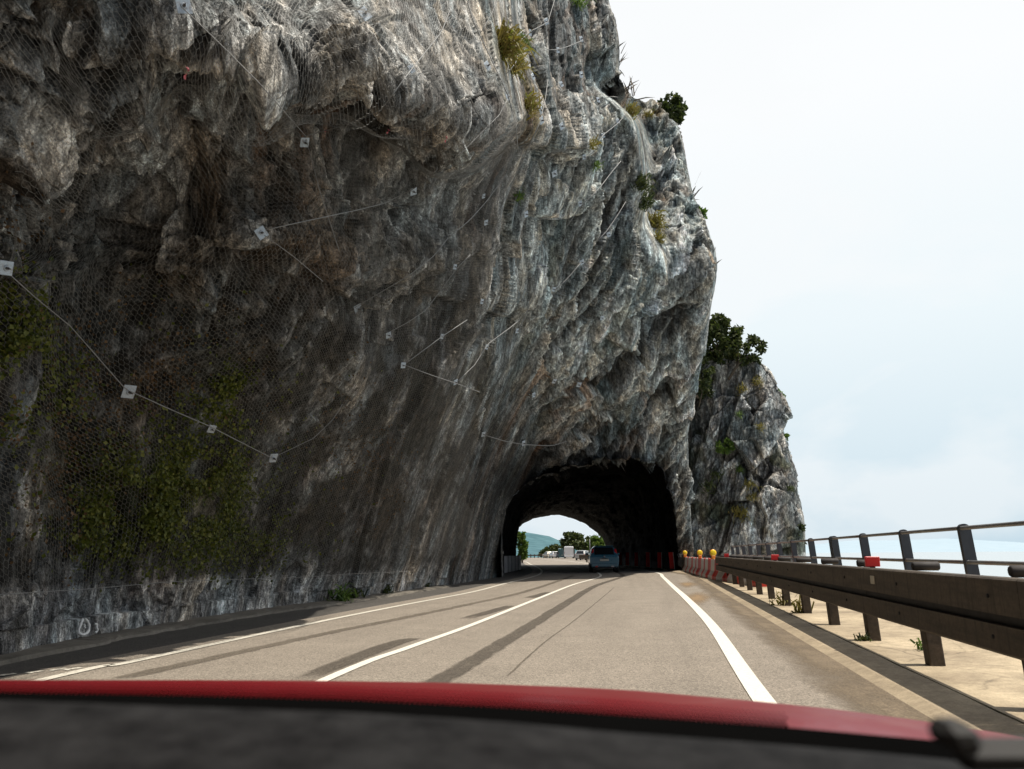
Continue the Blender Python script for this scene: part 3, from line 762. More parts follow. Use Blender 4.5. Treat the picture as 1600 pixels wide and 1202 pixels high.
ribbon('edge_line', left_line, 0.13, 0.008, M_line_old, 'worn white line on the cliff side of the road')
ribbon('centre_line', centre, 0.115, 0.008, M_line)
ribbon('tar_seam', np.vstack([[G(600, 1100) - np.array([0.5, 3, 0])], poly_px([(690, 1062), (800, 996), (880, 946), (930, 916)]), [[5.3, 39, 0], [6.2, 50, 0]]]), 0.27, 0.004, M_tar, 'dark bitumen strip in the right lane', 0.08)
ribbon('tar_patch', poly_px([(470, 1066), (560, 1026), (625, 1003), (655, 997)]), [0.3, 0.32, 0.28, 0.22], 0.004, M_tar, None, 0.12)
ribbon('tar_patch', poly_px([(725, 968), (770, 955), (800, 946)]), [0.3, 0.3, 0.26], 0.004, M_tar, None, 0.05)
ribbon('tar_patch', poly_px([(825, 935), (845, 930), (860, 925)]), [0.4, 0.36], 0.004, M_tar, None, 0.05)
ribbon('tyre_track', np.vstack([poly_px([(180, 1062), (400, 1014), (520, 988), (640, 964), (740, 943), (830, 922)]), [[3.0, 40, 0]]]), 0.26, 0.004, M_tyre, None, 0.15)
ribbon('faint_seam', poly_px([(790, 1060), (850, 1005), (900, 968), (940, 935), (960, 918)]), 0.03, 0.004, M_tyre, None, 0.3)
# crooked paint remains near the left edge
for k, (u, v) in enumerate([(10, 1055), (52, 1051), (90, 1047), (112, 1046)]):
    ribbon('paint_mark', poly_px([(u - 12, v + 2), (u, v), (u + 14, v - 2)]), 0.07, 0.006, M_line_old, None, 0.5)

# right side: kerb and concrete verge carrying the barrier
yv = np.arange(-14, 52, 0.75)
kx = np.array([gx(y) - 0.62 for y in yv])
kx = np.where(yv > 40, np.interp(yv, [40, 52], [gx(40) - 0.62, 9.6]), kx)
mb = MB()
prof = [(-0.14, -0.01), (-0.06, 0.012), (0.02, 0.034), (0.34, 0.048), (0.36, 0.0)]
V = [(x + dx + 0.01 * math.sin(y * 3.1), y, dz) for x, y in zip(kx, yv) for dx, dz in prof]; w = len(prof)
Fk = [(i * w + j, i * w + j + 1, (i + 1) * w + j + 1, (i + 1) * w + j) for i in range(len(yv) - 1) for j in range(w - 1)]
mk('kerb', V, Fk, M_kerb, kind='structure', label='low concrete kerb in front of the brown crash barrier')
mb = MB()
V = []; Fd = []
prof = [(0.35, 0.052), (0.9, 0.056), (1.5, 0.07), (2.1, 0.075), (2.75, 0.08), (2.78, -0.4), (2.78, -2.5), (3.6, -7), (5.5, -16)]
for x, y in zip(kx, yv):
    for k, (dx, dz) in enumerate(prof): V.append((x + dx, y, dz + (0.012 * math.sin(y * 1.7 + k * 2.1) if 0 < k < 4 else 0)))
w = len(prof)
Fd = [(i * w + j, i * w + j + 1, (i + 1) * w + j + 1, (i + 1) * w + j) for i in range(len(yv) - 1) for j in range(w - 1)]
mk('verge', V, Fd, M_deck, kind='structure', label='cracked sandy concrete verge under the brown crash barrier')
# sand washed onto the shoulder
mt, b = material('sandy_stain'); o_ = b.obj()
fd = b.new('ShaderNodeAttribute', attribute_name='fade').outputs['Fac']
bs_ = b.bsdf(Base_Color=b.mix(b.noise(o_, 14, 6, 0.7), (0.24, 0.145, 0.065), (0.34, 0.25, 0.15)), Roughness=0.9)
tr_ = b.new('ShaderNodeBsdfTransparent'); mx = b.new('ShaderNodeMixShader')
b.set(mx.inputs[0], b.math('MULTIPLY', b.ramp(b.math('MULTIPLY', fd, b.noise(b.map(o_, (1, 0.5, 1)), 5, 6, 0.7)), [(0.10, 0), (0.42, 1)]), 0.85)); b.l.new(tr_.outputs[0], mx.inputs[1]); b.l.new(bs_, mx.inputs[2])
b.out(mx.outputs[0]); M_stain = mt
mt, b = material('gravel_shoulder'); o_ = b.obj()
fd = b.new('ShaderNodeAttribute', attribute_name='fade').outputs['Fac']
g_ = b.noise(o_, 55, 3, 0.75)
bs_ = b.bsdf(Base_Color=b.mix(1.0, b.mix(b.noise(o_, 3, 6, 0.7), (0.13, 0.10, 0.07), (0.25, 0.195, 0.13)), b.ramp(g_, [(0.3, 0.5), (0.5, 1.0), (0.7, 1.6)]), 'MULTIPLY'), Roughness=0.95, Normal=b.bump(g_, 0.8, 0.012))
tr_ = b.new('ShaderNodeBsdfTransparent'); mx = b.new('ShaderNodeMixShader')
b.set(mx.inputs[0], b.ramp(b.math('MULTIPLY', fd, b.math('ADD', b.noise(b.map(o_, (1, .35, 1)), 2.2, 6, 0.7), 0.25)), [(0.22, 0), (0.50, 1)])); b.l.new(tr_.outputs[0], mx.inputs[1]); b.l.new(bs_, mx.inputs[2])
b.out(mx.outputs[0]); M_gravel = mt
def fade_attr(o, vals):
    a = o.data.attributes.new('fade', 'FLOAT', 'POINT'); a.data.foreach_set('value', np.asarray(vals, np.float32))
yy_ = np.arange(2, 47, 0.5); gl_ = [0.0, 1.0, 1.0, 0.5]
V = []; uvv = []
for y in yy_:
    xr_ = np.interp(y, yv, kx) - 0.10
    for f_ in (0.95, 0.55, 0.2, 0.0): V.append((xr_ - f_, y, 0.0045))
sh_ = mk('gravel_shoulder', V, [(i * 4 + j, i * 4 + j + 1, i * 4 + j + 5, i * 4 + j + 4) for i in range(len(yy_) - 1) for j in range(3)], M_gravel, road, label='brown gravelly strip between the edge line and the kerb')
fade_attr(sh_, [0.0, 0.30, 0.62, 0.58] * len(yy_))
def blotch(name, uvs, z, mat, parent=road, **kw):
    c = poly_px(uvs); ctr_ = np.mean(c, axis=0); V = [ctr_ * [1, 1, 0] + [0, 0, z]]; cc = curve_of(np.vstack([c, c[:1]]), 0.12)
    for p in cc[:-1]:
        f = 1 + random.uniform(-0.12, 0.12); q_ = ctr_ + (p - ctr_) * f; V.append((q_[0], q_[1], z))
    k = len(V) - 1
    o = mk(name, V, [(0, 1 + i, 1 + (i + 1) % k) for i in range(k)], mat, parent, **kw); fade_attr(o, [1.0] + [0.0] * k); return o
blotch('stain', [(1060, 930), (1092, 922), (1122, 932), (1100, 950), (1066, 948)], 0.006, M_stain)
blotch('stain', [(1052, 911), (1078, 908), (1098, 914), (1070, 921)], 0.006, M_stain)

# low concrete foot of the cliff wall
lw = curve_of(np.vstack([[[-6.6, -10, 0]], poly_px([(0, 1036), (150, 1004), (300, 978), (430, 957), (520, 945), (620, 930), (700, 917)])]), 0.3)
V = []; prof = [(0.20, -0.02), (0.18, 0.035), (0.08, 0.05), (-0.5, 0.06)]
for k, p in enumerate(lw):
    for dx, dz in prof: V.append((p[0] + dx - 0.05 + 0.03 * math.sin(k * .9) + random.uniform(-.015, .015), p[1], dz + random.uniform(-.012, .012)))
w = len(prof)
M_curb = conc_mat('old_curb_stone', (0.20, 0.18, 0.15), (0.10, 0.09, 0.075), crack=False)
mk('stone_curb', V, [(i * w + j, (i + 1) * w + j, (i + 1) * w + j + 1, i * w + j + 1) for i in range(len(lw) - 1) for j in range(w - 1)], M_curb, kind='structure', label='low concrete curb along the foot of the cliff')

# lake and far shore
mt, b = material('lake_water')
o = b.obj()
h = b.noise(b.map(o, (0.5, 0.5, 1)), 0.5, 5, 0.6)
b.out(b.bsdf(Base_Color=(0.40, 0.45, 0.47), Roughness=0.22, IOR=1.33, Normal=b.bump(h, 0.12, 0.4)))
S = 26000
mk('lake', [(-S, -S, -14), (S, -S, -14), (S, S, -14), (-S, S, -14)], [(0, 1, 2, 3)], mt, kind='structure', label='pale hazy lake reaching to the horizon')
def hill(name, pts, Y, depth, col1, col2, label, seed, sc):
    """a range: skyline measured at distance Y, sloping down to the lake towards the viewer"""
    sk = resample(pts, 160); top = at(sk[:, 0], sk[:, 1], Y)
    rows = 40; V = np.zeros((rows, 160, 3))
    for i in range(rows):
        t_ = i / (rows - 1)
        V[i] = top; V[i, :, 1] = Y - depth * t_; V[i, :, 0] = top[:, 0]
        V[i, :, 2] = -14 + (top[:, 2] + 14) * (1 - t_) ** 1.25
    flat_ = V.reshape(-1, 3)
    r_ = fbm((flat_ * sc).astype(np.float32), 5, gain=0.55, seed=seed)
    ampl = (flat_[:, 2] + 14) * 0.28
    flat_[:, 2] += np.where(np.arange(len(flat_)) < 160, 0.06, 1) * r_ * ampl; flat_[:, 2] = np.maximum(flat_[:, 2], -14.5)
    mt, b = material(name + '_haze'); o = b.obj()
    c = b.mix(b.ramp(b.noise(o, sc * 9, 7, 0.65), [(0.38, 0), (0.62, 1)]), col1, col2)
    em = b.new('ShaderNodeEmission'); b.set(em.inputs[0], c); em.inputs[1].default_value = 0.72  # distance haze painted in: the hills glow faintly in their own pale colour
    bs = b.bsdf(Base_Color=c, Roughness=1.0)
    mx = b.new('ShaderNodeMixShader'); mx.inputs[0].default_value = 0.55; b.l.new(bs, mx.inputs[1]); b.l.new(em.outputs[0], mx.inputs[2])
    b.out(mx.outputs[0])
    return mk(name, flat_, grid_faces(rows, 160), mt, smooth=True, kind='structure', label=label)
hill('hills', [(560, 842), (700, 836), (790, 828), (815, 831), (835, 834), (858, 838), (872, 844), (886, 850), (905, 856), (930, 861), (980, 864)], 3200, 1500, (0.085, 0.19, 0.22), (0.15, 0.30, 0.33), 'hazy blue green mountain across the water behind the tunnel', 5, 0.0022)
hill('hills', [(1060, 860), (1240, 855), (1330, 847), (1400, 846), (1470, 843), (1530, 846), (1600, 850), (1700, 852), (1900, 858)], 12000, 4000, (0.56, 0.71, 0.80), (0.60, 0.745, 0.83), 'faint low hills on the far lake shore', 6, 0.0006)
# ------------------------------------------------------------------ rockfall netting
M_wire = simple('galvanised_wire', (0.17, 0.165, 0.15), 0.6, 0.1, 0.25, 3.0)
M_cable = simple('steel_cable', (0.22, 0.22, 0.215), 0.5, 0.3, 0.2, 4.0)
M_plate = simple('zinc_plate', (0.36, 0.41, 0.46), 0.45, 0.4, 0.2, 9.0, dirt=(0.20, 0.15, 0.11))
M_bolt = simple('dark_bolt', (0.10, 0.09, 0.085), 0.5, 0.6, 0.2, 9.0)
Dg = D.reshape(n, mcols).copy()
mx_ = Dg.copy()
for k in (1, 2, 3, 4, 6):
    for ax in (0, 1):
        mx_ = np.maximum(mx_, np.maximum(np.roll(mx_, k, ax), np.roll(mx_, -k, ax)))
Dn_ = smooth2(mx_, 12) + 0.04
Pn = P0 + Nn * Dn_[..., None]
un, vn, wn = proj(Pn)
def bilin(Agrid, r, c):
    r = np.clip(r, 0, Agrid.shape[0] - 1.001); c = np.clip(c, 0, Agrid.shape[1] - 1.001)
    i = np.floor(r).astype(int); j = np.floor(c).astype(int); fr = (r - i)[..., None]; fc = (c - j)[..., None]
    B = Agrid if Agrid.ndim == 3 else Agrid[..., None]
    return (B[i, j] * (1 - fr) + B[i + 1, j] * fr) * (1 - fc) + (B[i, j + 1] * (1 - fr) + B[i + 1, j + 1] * fr) * fc
j0 = int(np.argmin(np.abs(ct - 2.6))); j1 = int(np.argmin(np.abs(ct - 9.35)))
mid = int(np.argmin(np.abs(rt - 7)))
Psm = smooth2(Pn.astype(np.float32), 5)
c_anchor = int(np.argmin(np.abs(ct - 5)))
Srow = np.concatenate([np.zeros((n, 1)), np.cumsum(np.linalg.norm(np.diff(Psm, axis=1), axis=2), axis=1)], 1); Srow -= Srow[:, c_anchor:c_anchor + 1]
Trow = np.concatenate([np.zeros((1, mcols)), np.cumsum(np.linalg.norm(np.diff(Psm, axis=0), axis=2), axis=0)], 0)
Trow -= Trow[mid][None]
CW, CH = 0.082, 0.072
s_lo, s_hi = Srow[:, j0].min(), Srow[:, j1].max(); t_lo, t_hi = Trow[0].min(), Trow[int(np.argmin(np.abs(rt - 13.6)))].max()
sv = np.arange(s_lo, s_hi, CW / 2)
rmax = int(np.argmin(np.abs(rt - 13.6)))
NJ = int((t_hi - t_lo) / CH)
tj = np.empty(NJ * 2); tj[0::2] = t_lo + np.arange(NJ) * CH; tj[1::2] = tj[0::2] + CH * 0.42
# solve row and column of every node by alternating along the two arc lengths
cg = np.full((NJ * 2, len(sv)), float(c_anchor)); rowsT = np.zeros_like(cg)
rws = np.arange(n); cls_ = np.arange(mcols)
cfull = np.stack([np.interp(sv, Srow[r], cls_, left=-1, right=-1) for r in range(n)], 0)      # n x nodes
tfull = np.stack([np.interp(tj, Trow[:, c], rws, left=-1, right=-1) for c in range(mcols)], 1)  # rows x mcols
cg = np.broadcast_to(cfull[mid][None], cg.shape).copy()
for _ in range(4):
    ci = np.clip(np.round(cg).astype(int), 0, mcols - 1); rowsT = np.take_along_axis(tfull, ci, 1)
    fr_ = np.clip(rowsT, 0, n - 1.001); r0_ = fr_.astype(int); fq = fr_ - r0_
    jj = np.broadcast_to(np.arange(len(sv))[None], cg.shape)
    cg = cfull[r0_, jj] * (1 - fq) + cfull[np.minimum(r0_ + 1, n - 1), jj] * fq
rn_ = np.random.RandomState(4)
bad_c = (cg < j0) | (cg > j1)
PN = bilin(Pn, rowsT, cg + rn_.uniform(-.12, .12, rowsT.shape))
UN, VN, WN = proj(PN.reshape(-1, 3)); UN = UN.reshape(rowsT.shape); VN = VN.reshape(rowsT.shape)
NET_BOTTOM_U = [-60, 0, 130, 270, 480, 560, 640, 700, 760, 820]; NET_BOTTOM_V = [932, 928, 920, 908, 902, 896, 892, 880, 830, 700]
NET_RIGHT_V = [-200, 0, 30, 110, 190, 240, 300, 400, 520, 640, 760, 900]; NET_RIGHT_U = [715, 722, 738, 776, 806, 810, 800, 770, 765, 745, 735, 730]
ok = (rowsT >= 0) & (rowsT < rmax) & ~bad_c & (VN < np.interp(UN, NET_BOTTOM_U, NET_BOTTOM_V)) & (UN < np.interp(VN, NET_RIGHT_V, NET_RIGHT_U) + 6 * np.sin(VN / 9.0))
hole = vnoise((PN.reshape(-1, 3) * 0.5).astype(np.float32), 77).reshape(ok.shape)
idx = np.arange(rowsT.size).reshape(rowsT.shape)
E = []
ncolh = len(sv)
for j in range(NJ - 1):
    par = j % 2
    a = np.arange(par, ncolh - 1, 2)
    E.append(np.stack([idx[2 * j, a], idx[2 * j + 1, a]], 1))                 # twisted leg
    up = idx[2 * j + 1, a]
    r_ = a + 1; E.append(np.stack([up, idx[2 * j + 2, r_]], 1))
    l_ = a - 1; g = l_ >= 0; E.append(np.stack([up[g], idx[2 * j + 2, l_[g]]], 1))
E = np.vstack(E); okf = ok.reshape(-1); E = E[okf[E[:, 0]] & okf[E[:, 1]]]
pts = PN.reshape(-1, 3)
a, b_ = pts[E[:, 0]], pts[E[:, 1]]
ln = np.linalg.norm(b_ - a, axis=1); g = (ln < 0.25); a, b_, E = a[g], b_[g], E[g]
d = (b_ - a) / (np.linalg.norm(b_ - a, axis=1, keepdims=True) + 1e-9)
view = np.array([-0.75, 0.5, 0.1]); s1 = np.cross(d, view); s1 /= np.linalg.norm(s1, axis=1, keepdims=True) + 1e-9; s2 = np.cross(d, s1)
rad = 0.0018
V = np.stack([a + rad * s1, a + rad * (-0.5 * s1 + 0.87 * s2), a + rad * (-0.5 * s1 - 0.87 * s2), b_ + rad * s1, b_ + rad * (-0.5 * s1 + 0.87 * s2), b_ + rad * (-0.5 * s1 - 0.87 * s2)], 1).reshape(-1, 3)
k6 = np.arange(len(a))[:, None] * 6
Fn = np.concatenate([k6 + np.array([[0, 1, 4, 3]]), k6 + np.array([[1, 2, 5, 4]]), k6 + np.array([[2, 0, 3, 5]])], 0)
mk('rockfall_net', V, Fn, M_wire, label='hexagonal wire rockfall net draped over the near cliff face', cat='rockfall net')

# ------------------------------------------------------------------ steel cables pinned on the rock
def on_net(u, v, lift):
    p, nn = on_rock(u, v, 0.0, 5.0)
    return p, nn
def rope(pts_px, r=None, lift=0.28, label='', step=9, name='steel_cable', mat=None, net=True):
    c = resample(pts_px, max(4, int(np.sum(np.linalg.norm(np.diff(np.array(pts_px, float), axis=0), axis=1)) / step)))
    P_ = np.array([on_rock(u, v, 0.0, 7.0)[0] for u, v in c])
    Yd = P_[:, 1]
    Ys = Yd.copy()
    for k in range(len(Yd)):
        lo, hi = max(0, k - 4), min(len(Yd), k + 5); Ys[k] = np.median(Yd[lo:hi]) * 0.3 + 0.7 * np.min(Yd[lo:hi])
    Ys = np.convolve(np.pad(Ys, 4, mode='edge'), np.ones(9) / 9, 'valid')
    rays = ray(c[:, 0], c[:, 1]); Q = CAM + rays * ((Ys - lift) / rays[:, 1])[:, None]
    rr = r if r else max(0.007, 0.00055 * float(np.mean(Ys)))
    mb = MB(); mb.tube(list(Q), rr, 6)
    return mb.build(name, mat or M_cable, None, True, label=label, cat='cable', group='steel cables pinned to the cliff')
ropes = [
    ([(287, 14), (345, 70), (405, 130), (477, 212)], 0.005, 'thin dark cable slanting from the square top plate down to the plate under the overhang'),
    ([(477, 212), (500, 300), (530, 392)], 0.005, 'thin cable hanging straight down below the plate under the dark overhang'),
    ([(712, -8), (690, 50), (641, 111), (595, 172), (530, 198), (477, 213)], None, 'pale cable running down the sunlit bulge to the plate under the overhang'),
    ([(793, 155), (780, 180), (715, 245), (645, 296), (600, 318), (560, 328), (480, 345), (408, 361)], None, 'long pale cable from the tip of the bulge down to the large diamond plate'),
    ([(408, 364), (460, 402), (505, 440)], 0.005, 'short thin cable leaving the large diamond plate down to the right'),
    ([(5, 420), (55, 465), (110, 510), (196, 608), (262, 638), (327, 666), (425, 716)], 0.007, 'cable zigzagging over the ivy wall through four square plates'),
    ([(425, 716), (490, 685), (520, 656), (535, 632)], 0.006, 'slack cable rising to the right from the lowest square plate on the ivy wall'),
    ([(554, 481), (600, 454), (640, 430), (678, 400), (700, 372)], None, 'twisted cable rising right from the diamond plate in the middle of the wall'),
    ([(700, 372), (733, 345), (760, 315), (793, 270), (800, 235)], None, 'cable climbing the dark right flank of the netted bulge'),
    ([(605, 521), (637, 504), (665, 485), (690, 452), (715, 418), (735, 398)], None, 'bright cable rising from the small plate left of the round boulder'),
    ([(631, 570), (665, 545), (692, 525), (730, 500)], None, 'cable through two small plates below the round boulder'),
    ([(631, 570), (670, 585), (712, 599), (750, 613)], 0.009, 'thin straight cable sloping down right below the round boulder'),
    ([(712, 599), (742, 570), (762, 538), (800, 510), (812, 500)], None, 'cable curving up past the right side of the round boulder'),
    ([(810, 518), (822, 490), (835, 460), (842, 420)], None, 'faint cable in the green streaked groove right of the round boulder'),
    ([(798, 290), (822, 240), (844, 190), (852, 155), (856, 125)], None, 'cable crossing the block beside the dry grass down to the net edge'),
    ([(792, 115), (808, 96), (810, 66), (829, 49), (856, 35), (868, -5)], None, 'bent cable above the dry grass near the top of the cliff'),
    ([(752, 50), (768, 22), (781, -8)], None, 'pale cable at the top just left of the dry grass'),
    ([(888, 351), (908, 321), (925, 306), (940, 290), (955, 270), (970, 252)], None, 'cable in the middle of the tall right face with two kinks'),
    ([(898, 258), (912, 250), (930, 235), (940, 213), (969, 190), (978, 176)], None, 'cable running up the tall right face to the notch of the back block'),
    ([(932, 378), (948, 361), (964, 338), (978, 315)], None, 'straight short cable left of the dark crevice'),
    ([(867, 454), (888, 434), (908, 410)], None, 'short cable right of the round boulder on the pale face'),
    ([(920, 163), (935, 157), (958, 150), (966, 152)], None, 'short cable near the right skyline below the cliff top'),
    ([(855, 78), (871, 78), (890, 72), (911, 63)], None, 'level cable between two small plates near the cliff top'),
    ([(757, 680), (790, 690), (820, 695), (862, 697), (885, 690)], 0.014, 'sagging dark cable above the tunnel mouth'),
]
for p, r_, lab in ropes: rope(p, r_, label=lab)
rope([(-40, 932), (130, 921), (270, 909), (380, 905), (480, 902), (545, 897), (640, 893)], 0.0045, label='straight hem cable along the bottom of the net', lift=0.25)
rope([(728, -6), (738, 30), (776, 110), (794, 150), (806, 192), (809, 232)], 0.010, label='border rope on the curved right edge of the net')

# ------------------------------------------------------------------ anchor plates
def make_plate(label):
    rt_ = empty('anchor_plate', (0, 0, 0), label=label, cat='anchor plate', group='steel anchor plates bolted to the cliff')
    mb = MB(); mb.box((0, 0, 0.0), (1, 1, 0.05), 0.02); mb.build('plate', M_plate, rt_)
    mb = MB(); mb.tube([(0, 0, 0.02), (0, 0, 0.09)], [0.24, 0.18], 12); mb.build('washer', M_plate, rt_)
    mb = MB(); mb.tube([(0, 0, 0.085), (0, 0, 0.22)], 0.115, 6); mb.build('nut', M_bolt, rt_)
    mb = MB(); mb.tube([(0, 0, 0.0), (0, 0, 0.46)], 0.055, 8); mb.build('anchor_rod', M_bolt, rt_)
    return rt_
plates = [  # u, v, side in photo pixels, spin in degrees, label
    (565, 25, 19, 50, 'bright diamond plate with a dark rod on the sunlit rock at the top'),
    (283, 15, 22, 20, 'square plate at the top where the thin dark cable starts'),
    (472, 219, 15, 25, 'bluish plate under the dark overhang where three cables meet'),
    (405, 364, 17, 45, 'large diamond plate on the pale boulder left of centre'),
    (4, 421, 22, 12, 'square plate cut by the left edge of the photo'),
    (196, 609, 21, 5, 'square plate with a bright nut in the middle of the ivy wall'),
    (327, 667, 13, 0, 'small square plate above the thick ivy patch'),
    (425, 716, 14, 8, 'lowest square plate on the ivy wall'),
    (554, 482, 14, 40, 'diamond plate at the lower end of the twisted cable'),
    (605, 522, 10, 35, 'small plate at the lower end of the bright cable'),
    (645, 297, 12, 40, 'diamond plate on the long pale cable under the bulge'),
    (641, 111, 12, 45, 'plate on the pale cable crossing the sunlit bulge'),
    (754, 106, 13, 50, 'lone diamond plate on the netted right shoulder of the bulge'),
    (793, 155, 9, 30, 'plate at the tip of the bulge where the border rope bends'),
    (631, 571, 9, 10, 'small plate where two cables part below the round boulder'),
    (692, 525, 8, 5, 'small upright plate left of the round boulder'),
    (712, 599, 9, 30, 'small plate below the round boulder on the sloping thin cable'),
    (762, 538, 8, 8, 'small upright plate just below the round boulder'),
    (754, 473, 8, 10, 'small plate on the left side of the round boulder'),
    (707, 422, 8, 15, 'small bluish plate beside the bright cable'),
    (810, 518, 7, 20, 'tiny plate in the green groove right of the round boulder'),
    (761, 346, 8, 35, 'small bluish plate on the dark flank under the bulge'),
    (757, 306, 7, 35, 'small plate in the dark hollow under the tip of the bulge'),
    (824, 334, 9, 40, 'bluish plate under the square overhanging block'),
    (867, 268, 10, 50, 'plate on the dark side of the square overhanging block'),
    (844, 169, 10, 48, 'upper of two white plates on the cable beside the dry grass'),
    (846, 189, 11, 48, 'lower of two white plates on the cable beside the dry grass'),
    (870, 201, 10, 48, 'white plate right of the pair beside the dry grass'),
    (834, 121, 9, 48, 'white plate at the right edge of the dry grass'),
    (829, 49, 9, 20, 'bluish plate above the dry grass at the cable bend'),
    (856, 35, 9, 45, 'white plate on the cable near the cliff top'),
    (871, 78, 8, 30, 'left plate of the level cable near the cliff top'),
    (911, 62, 8, 30, 'right plate of the level cable near the cliff top'),
    (906, 116, 9, 25, 'bluish plate on the upper right face below the level cable'),
    (876, 130, 8, 40, 'bluish plate left of the upper right face groove'),
    (935, 157, 8, 20, 'plate on the short cable near the right skyline'),
    (940, 213, 7, 30, 'plate at the kink of the cable leading to the back block'),
    (969, 191, 7, 30, 'plate beside the notch of the back block'),
    (911, 251, 8, 30, 'plate at the lower end of the cable leading to the back block'),
    (908, 321, 8, 40, 'plate at the kink of the middle cable on the tall right face'),
    (948, 361, 7, 30, 'plate on the straight short cable left of the crevice'),
    (867, 454, 7, 10, 'lower plate of the short cable right of the round boulder'),
    (908, 410, 8, 40, 'upper plate of the short cable right of the round boulder'),
    (942, 498, 7, 20, 'lone bluish plate on the pale face above the tunnel'),
    (867, 596, 8, 10, 'bluish plate left of the rust streak above the tunnel'),
    (908, 601, 8, 5, 'bluish plate on the rust streak above the tunnel'),
    (834, 619, 7, 30, 'plate on the green streak above the left of the tunnel'),
    (757, 680, 8, 20, 'plate at the left end of the sagging dark cable'),
    (820, 695, 8, 20, 'plate in the middle of the sagging dark cable'),
    (915, 685, 7, 20, 'small plate close above the tunnel crown'),
]
proto_plate = None
Nsm = smooth2(Nn.astype(np.float32), 4)
for u, v, px, spin, lab in plates:
    p, nn = on_rock(u, v, 0.0, 6.0)
    tocam = CAM - p; tocam /= np.linalg.norm(tocam)
    nn = nn * 0.75 + tocam * 0.35 + np.array([random.uniform(-.12, .12) for _ in range(3)]); nn /= np.linalg.norm(nn)
    if proto_plate is None: proto_plate = make_plate(lab); o = proto_plate
    else: o = dup(proto_plate, (0, 0, 0), None, lab)
    qz = Vector(nn).to_track_quat('Z', 'Y')
    o.rotation_mode = 'QUATERNION'
    from mathutils import Quaternion
    o.rotation_quaternion = qz @ Quaternion((0, 0, 1), R(spin))
    wv = float((p - CAM) @ _F); sz = px * wv / F_PX
    o.scale = (sz, sz, sz)
    o.location = tuple(p + nn * 0.09 + tocam * 0.2)
    o['wv'] = wv; del o['wv']

# red survey ribbons tied to the net
M_red_rib = simple('red_ribbon', (0.42, 0.10, 0.11), 0.7)
for (u, v, h, lab) in [(277, 92, 0.13, 'pink ribbon hanging from the net on the dark rock at the upper left'), (684, 197, 0.10, 'red ribbon hanging from the net on the lower edge of the sunlit bulge'), (600, 172, 0.06, 'short orange red ribbon beside the pale cable'), (497, 189, 0.05, 'tiny red tag beside the plate under the overhang')]:
    p, nn = on_rock(u, v, 0.22)
    V = []; 
    for k in range(7):
        t_ = k / 6
        for s_ in (-1, 1): V.append((p[0] + s_ * 0.011 * (1 - 0.4 * t_) + 0.015 * math.sin(t_ * 5), p[1] + 0.015 * math.sin(t_ * 7 + s_), p[2] - h * t_))
    mk('marker_ribbon', V, [(2 * k, 2 * k + 1, 2 * k + 3, 2 * k + 2) for k in range(6)], M_red_rib, label=lab, cat='ribbon', group='red marker ribbons on the net')

# white paint scrawl on the foot of the wall
M_chalk = paint_mat('white_wall_paint', (0.8, 0.8, 0.78), 0.3)
scr = MB()
def stroke(pts_, wpx):
    c = resample(pts_, 22)
    P_ = np.array([on_rock(u, v, 0.012, 5)[0] for u, v in c])
    P_ = np.stack([np.convolve(np.pad(P_[:, k], 2, mode='edge'), np.ones(5) / 5, 'valid') for k in range(3)], 1)
    dd = CAM - P_; dd /= np.linalg.norm(dd, axis=1, keepdims=True)
    scr.tube(list(P_ + dd * 0.10), [wpx * 0.8 * 9.0 / F_PX * random.uniform(.7, 1.2) for _ in c], 6)
stroke([(131, 963), (126, 973), (121, 989), (127, 993), (134, 991), (140, 984), (138, 972), (133, 964)], 3.2)
stroke([(132, 975), (133, 981)], 2.0)
stroke([(147, 975), (152, 976), (150, 981), (153, 985), (148, 989)], 2.6)
scr.build('paint_scrawl', M_chalk, None, True, label='white painted ring and squiggle on the pale rock at the foot of the wall', cat='graffiti')
# ------------------------------------------------------------------ plants
def leaf_mat(name, c1, c2, c3):
    mt, b = material(name)
    rnd = b.geo('Random Per Island')
    c = b.ramp(rnd, [(0.0, c1), (0.55, c2), (1.0, c3)])
    d_ = b.bsdf(Base_Color=c, Roughness=0.55, Specular_IOR_Level=0.3)
    t_ = b.new('ShaderNodeBsdfTranslucent'); b.set(t_.inputs[0], b.mix(1.0, c, (1.1, 1.2, 0.6), 'MULTIPLY'))
    mx = b.new('ShaderNodeMixShader'); mx.inputs[0].default_value = 0.28; b.l.new(d_, mx.inputs[1]); b.l.new(t_.outputs[0], mx.inputs[2])
    b.out(mx.outputs[0]); return mt
ML_dark = leaf_mat('dark_leaves', (0.022, 0.034, 0.012), (0.05, 0.07, 0.022), (0.12, 0.135, 0.045))
ML_bright = leaf_mat('bright_leaves', (0.05, 0.10, 0.02), (0.10, 0.17, 0.03), (0.18, 0.24, 0.06))
ML_yellow = leaf_mat('dry_yellow_leaves', (0.12, 0.11, 0.02), (0.22, 0.19, 0.045), (0.28, 0.22, 0.08))
ML_ivy = leaf_mat('ivy_leaves', (0.035, 0.048, 0.006), (0.095, 0.11, 0.014), (0.17, 0.17, 0.035))
ML_dry = leaf_mat('dead_leaves', (0.07, 0.04, 0.018), (0.12, 0.066, 0.03), (0.18, 0.11, 0.055))
ML_grass = leaf_mat('dry_grass', (0.16, 0.12, 0.03), (0.26, 0.20, 0.06), (0.22, 0.24, 0.06))
M_bark = simple('bark', (0.09, 0.07, 0.05), 0.9, 0, 0.3, 5, 0.5)
RS = np.random.RandomState(12)
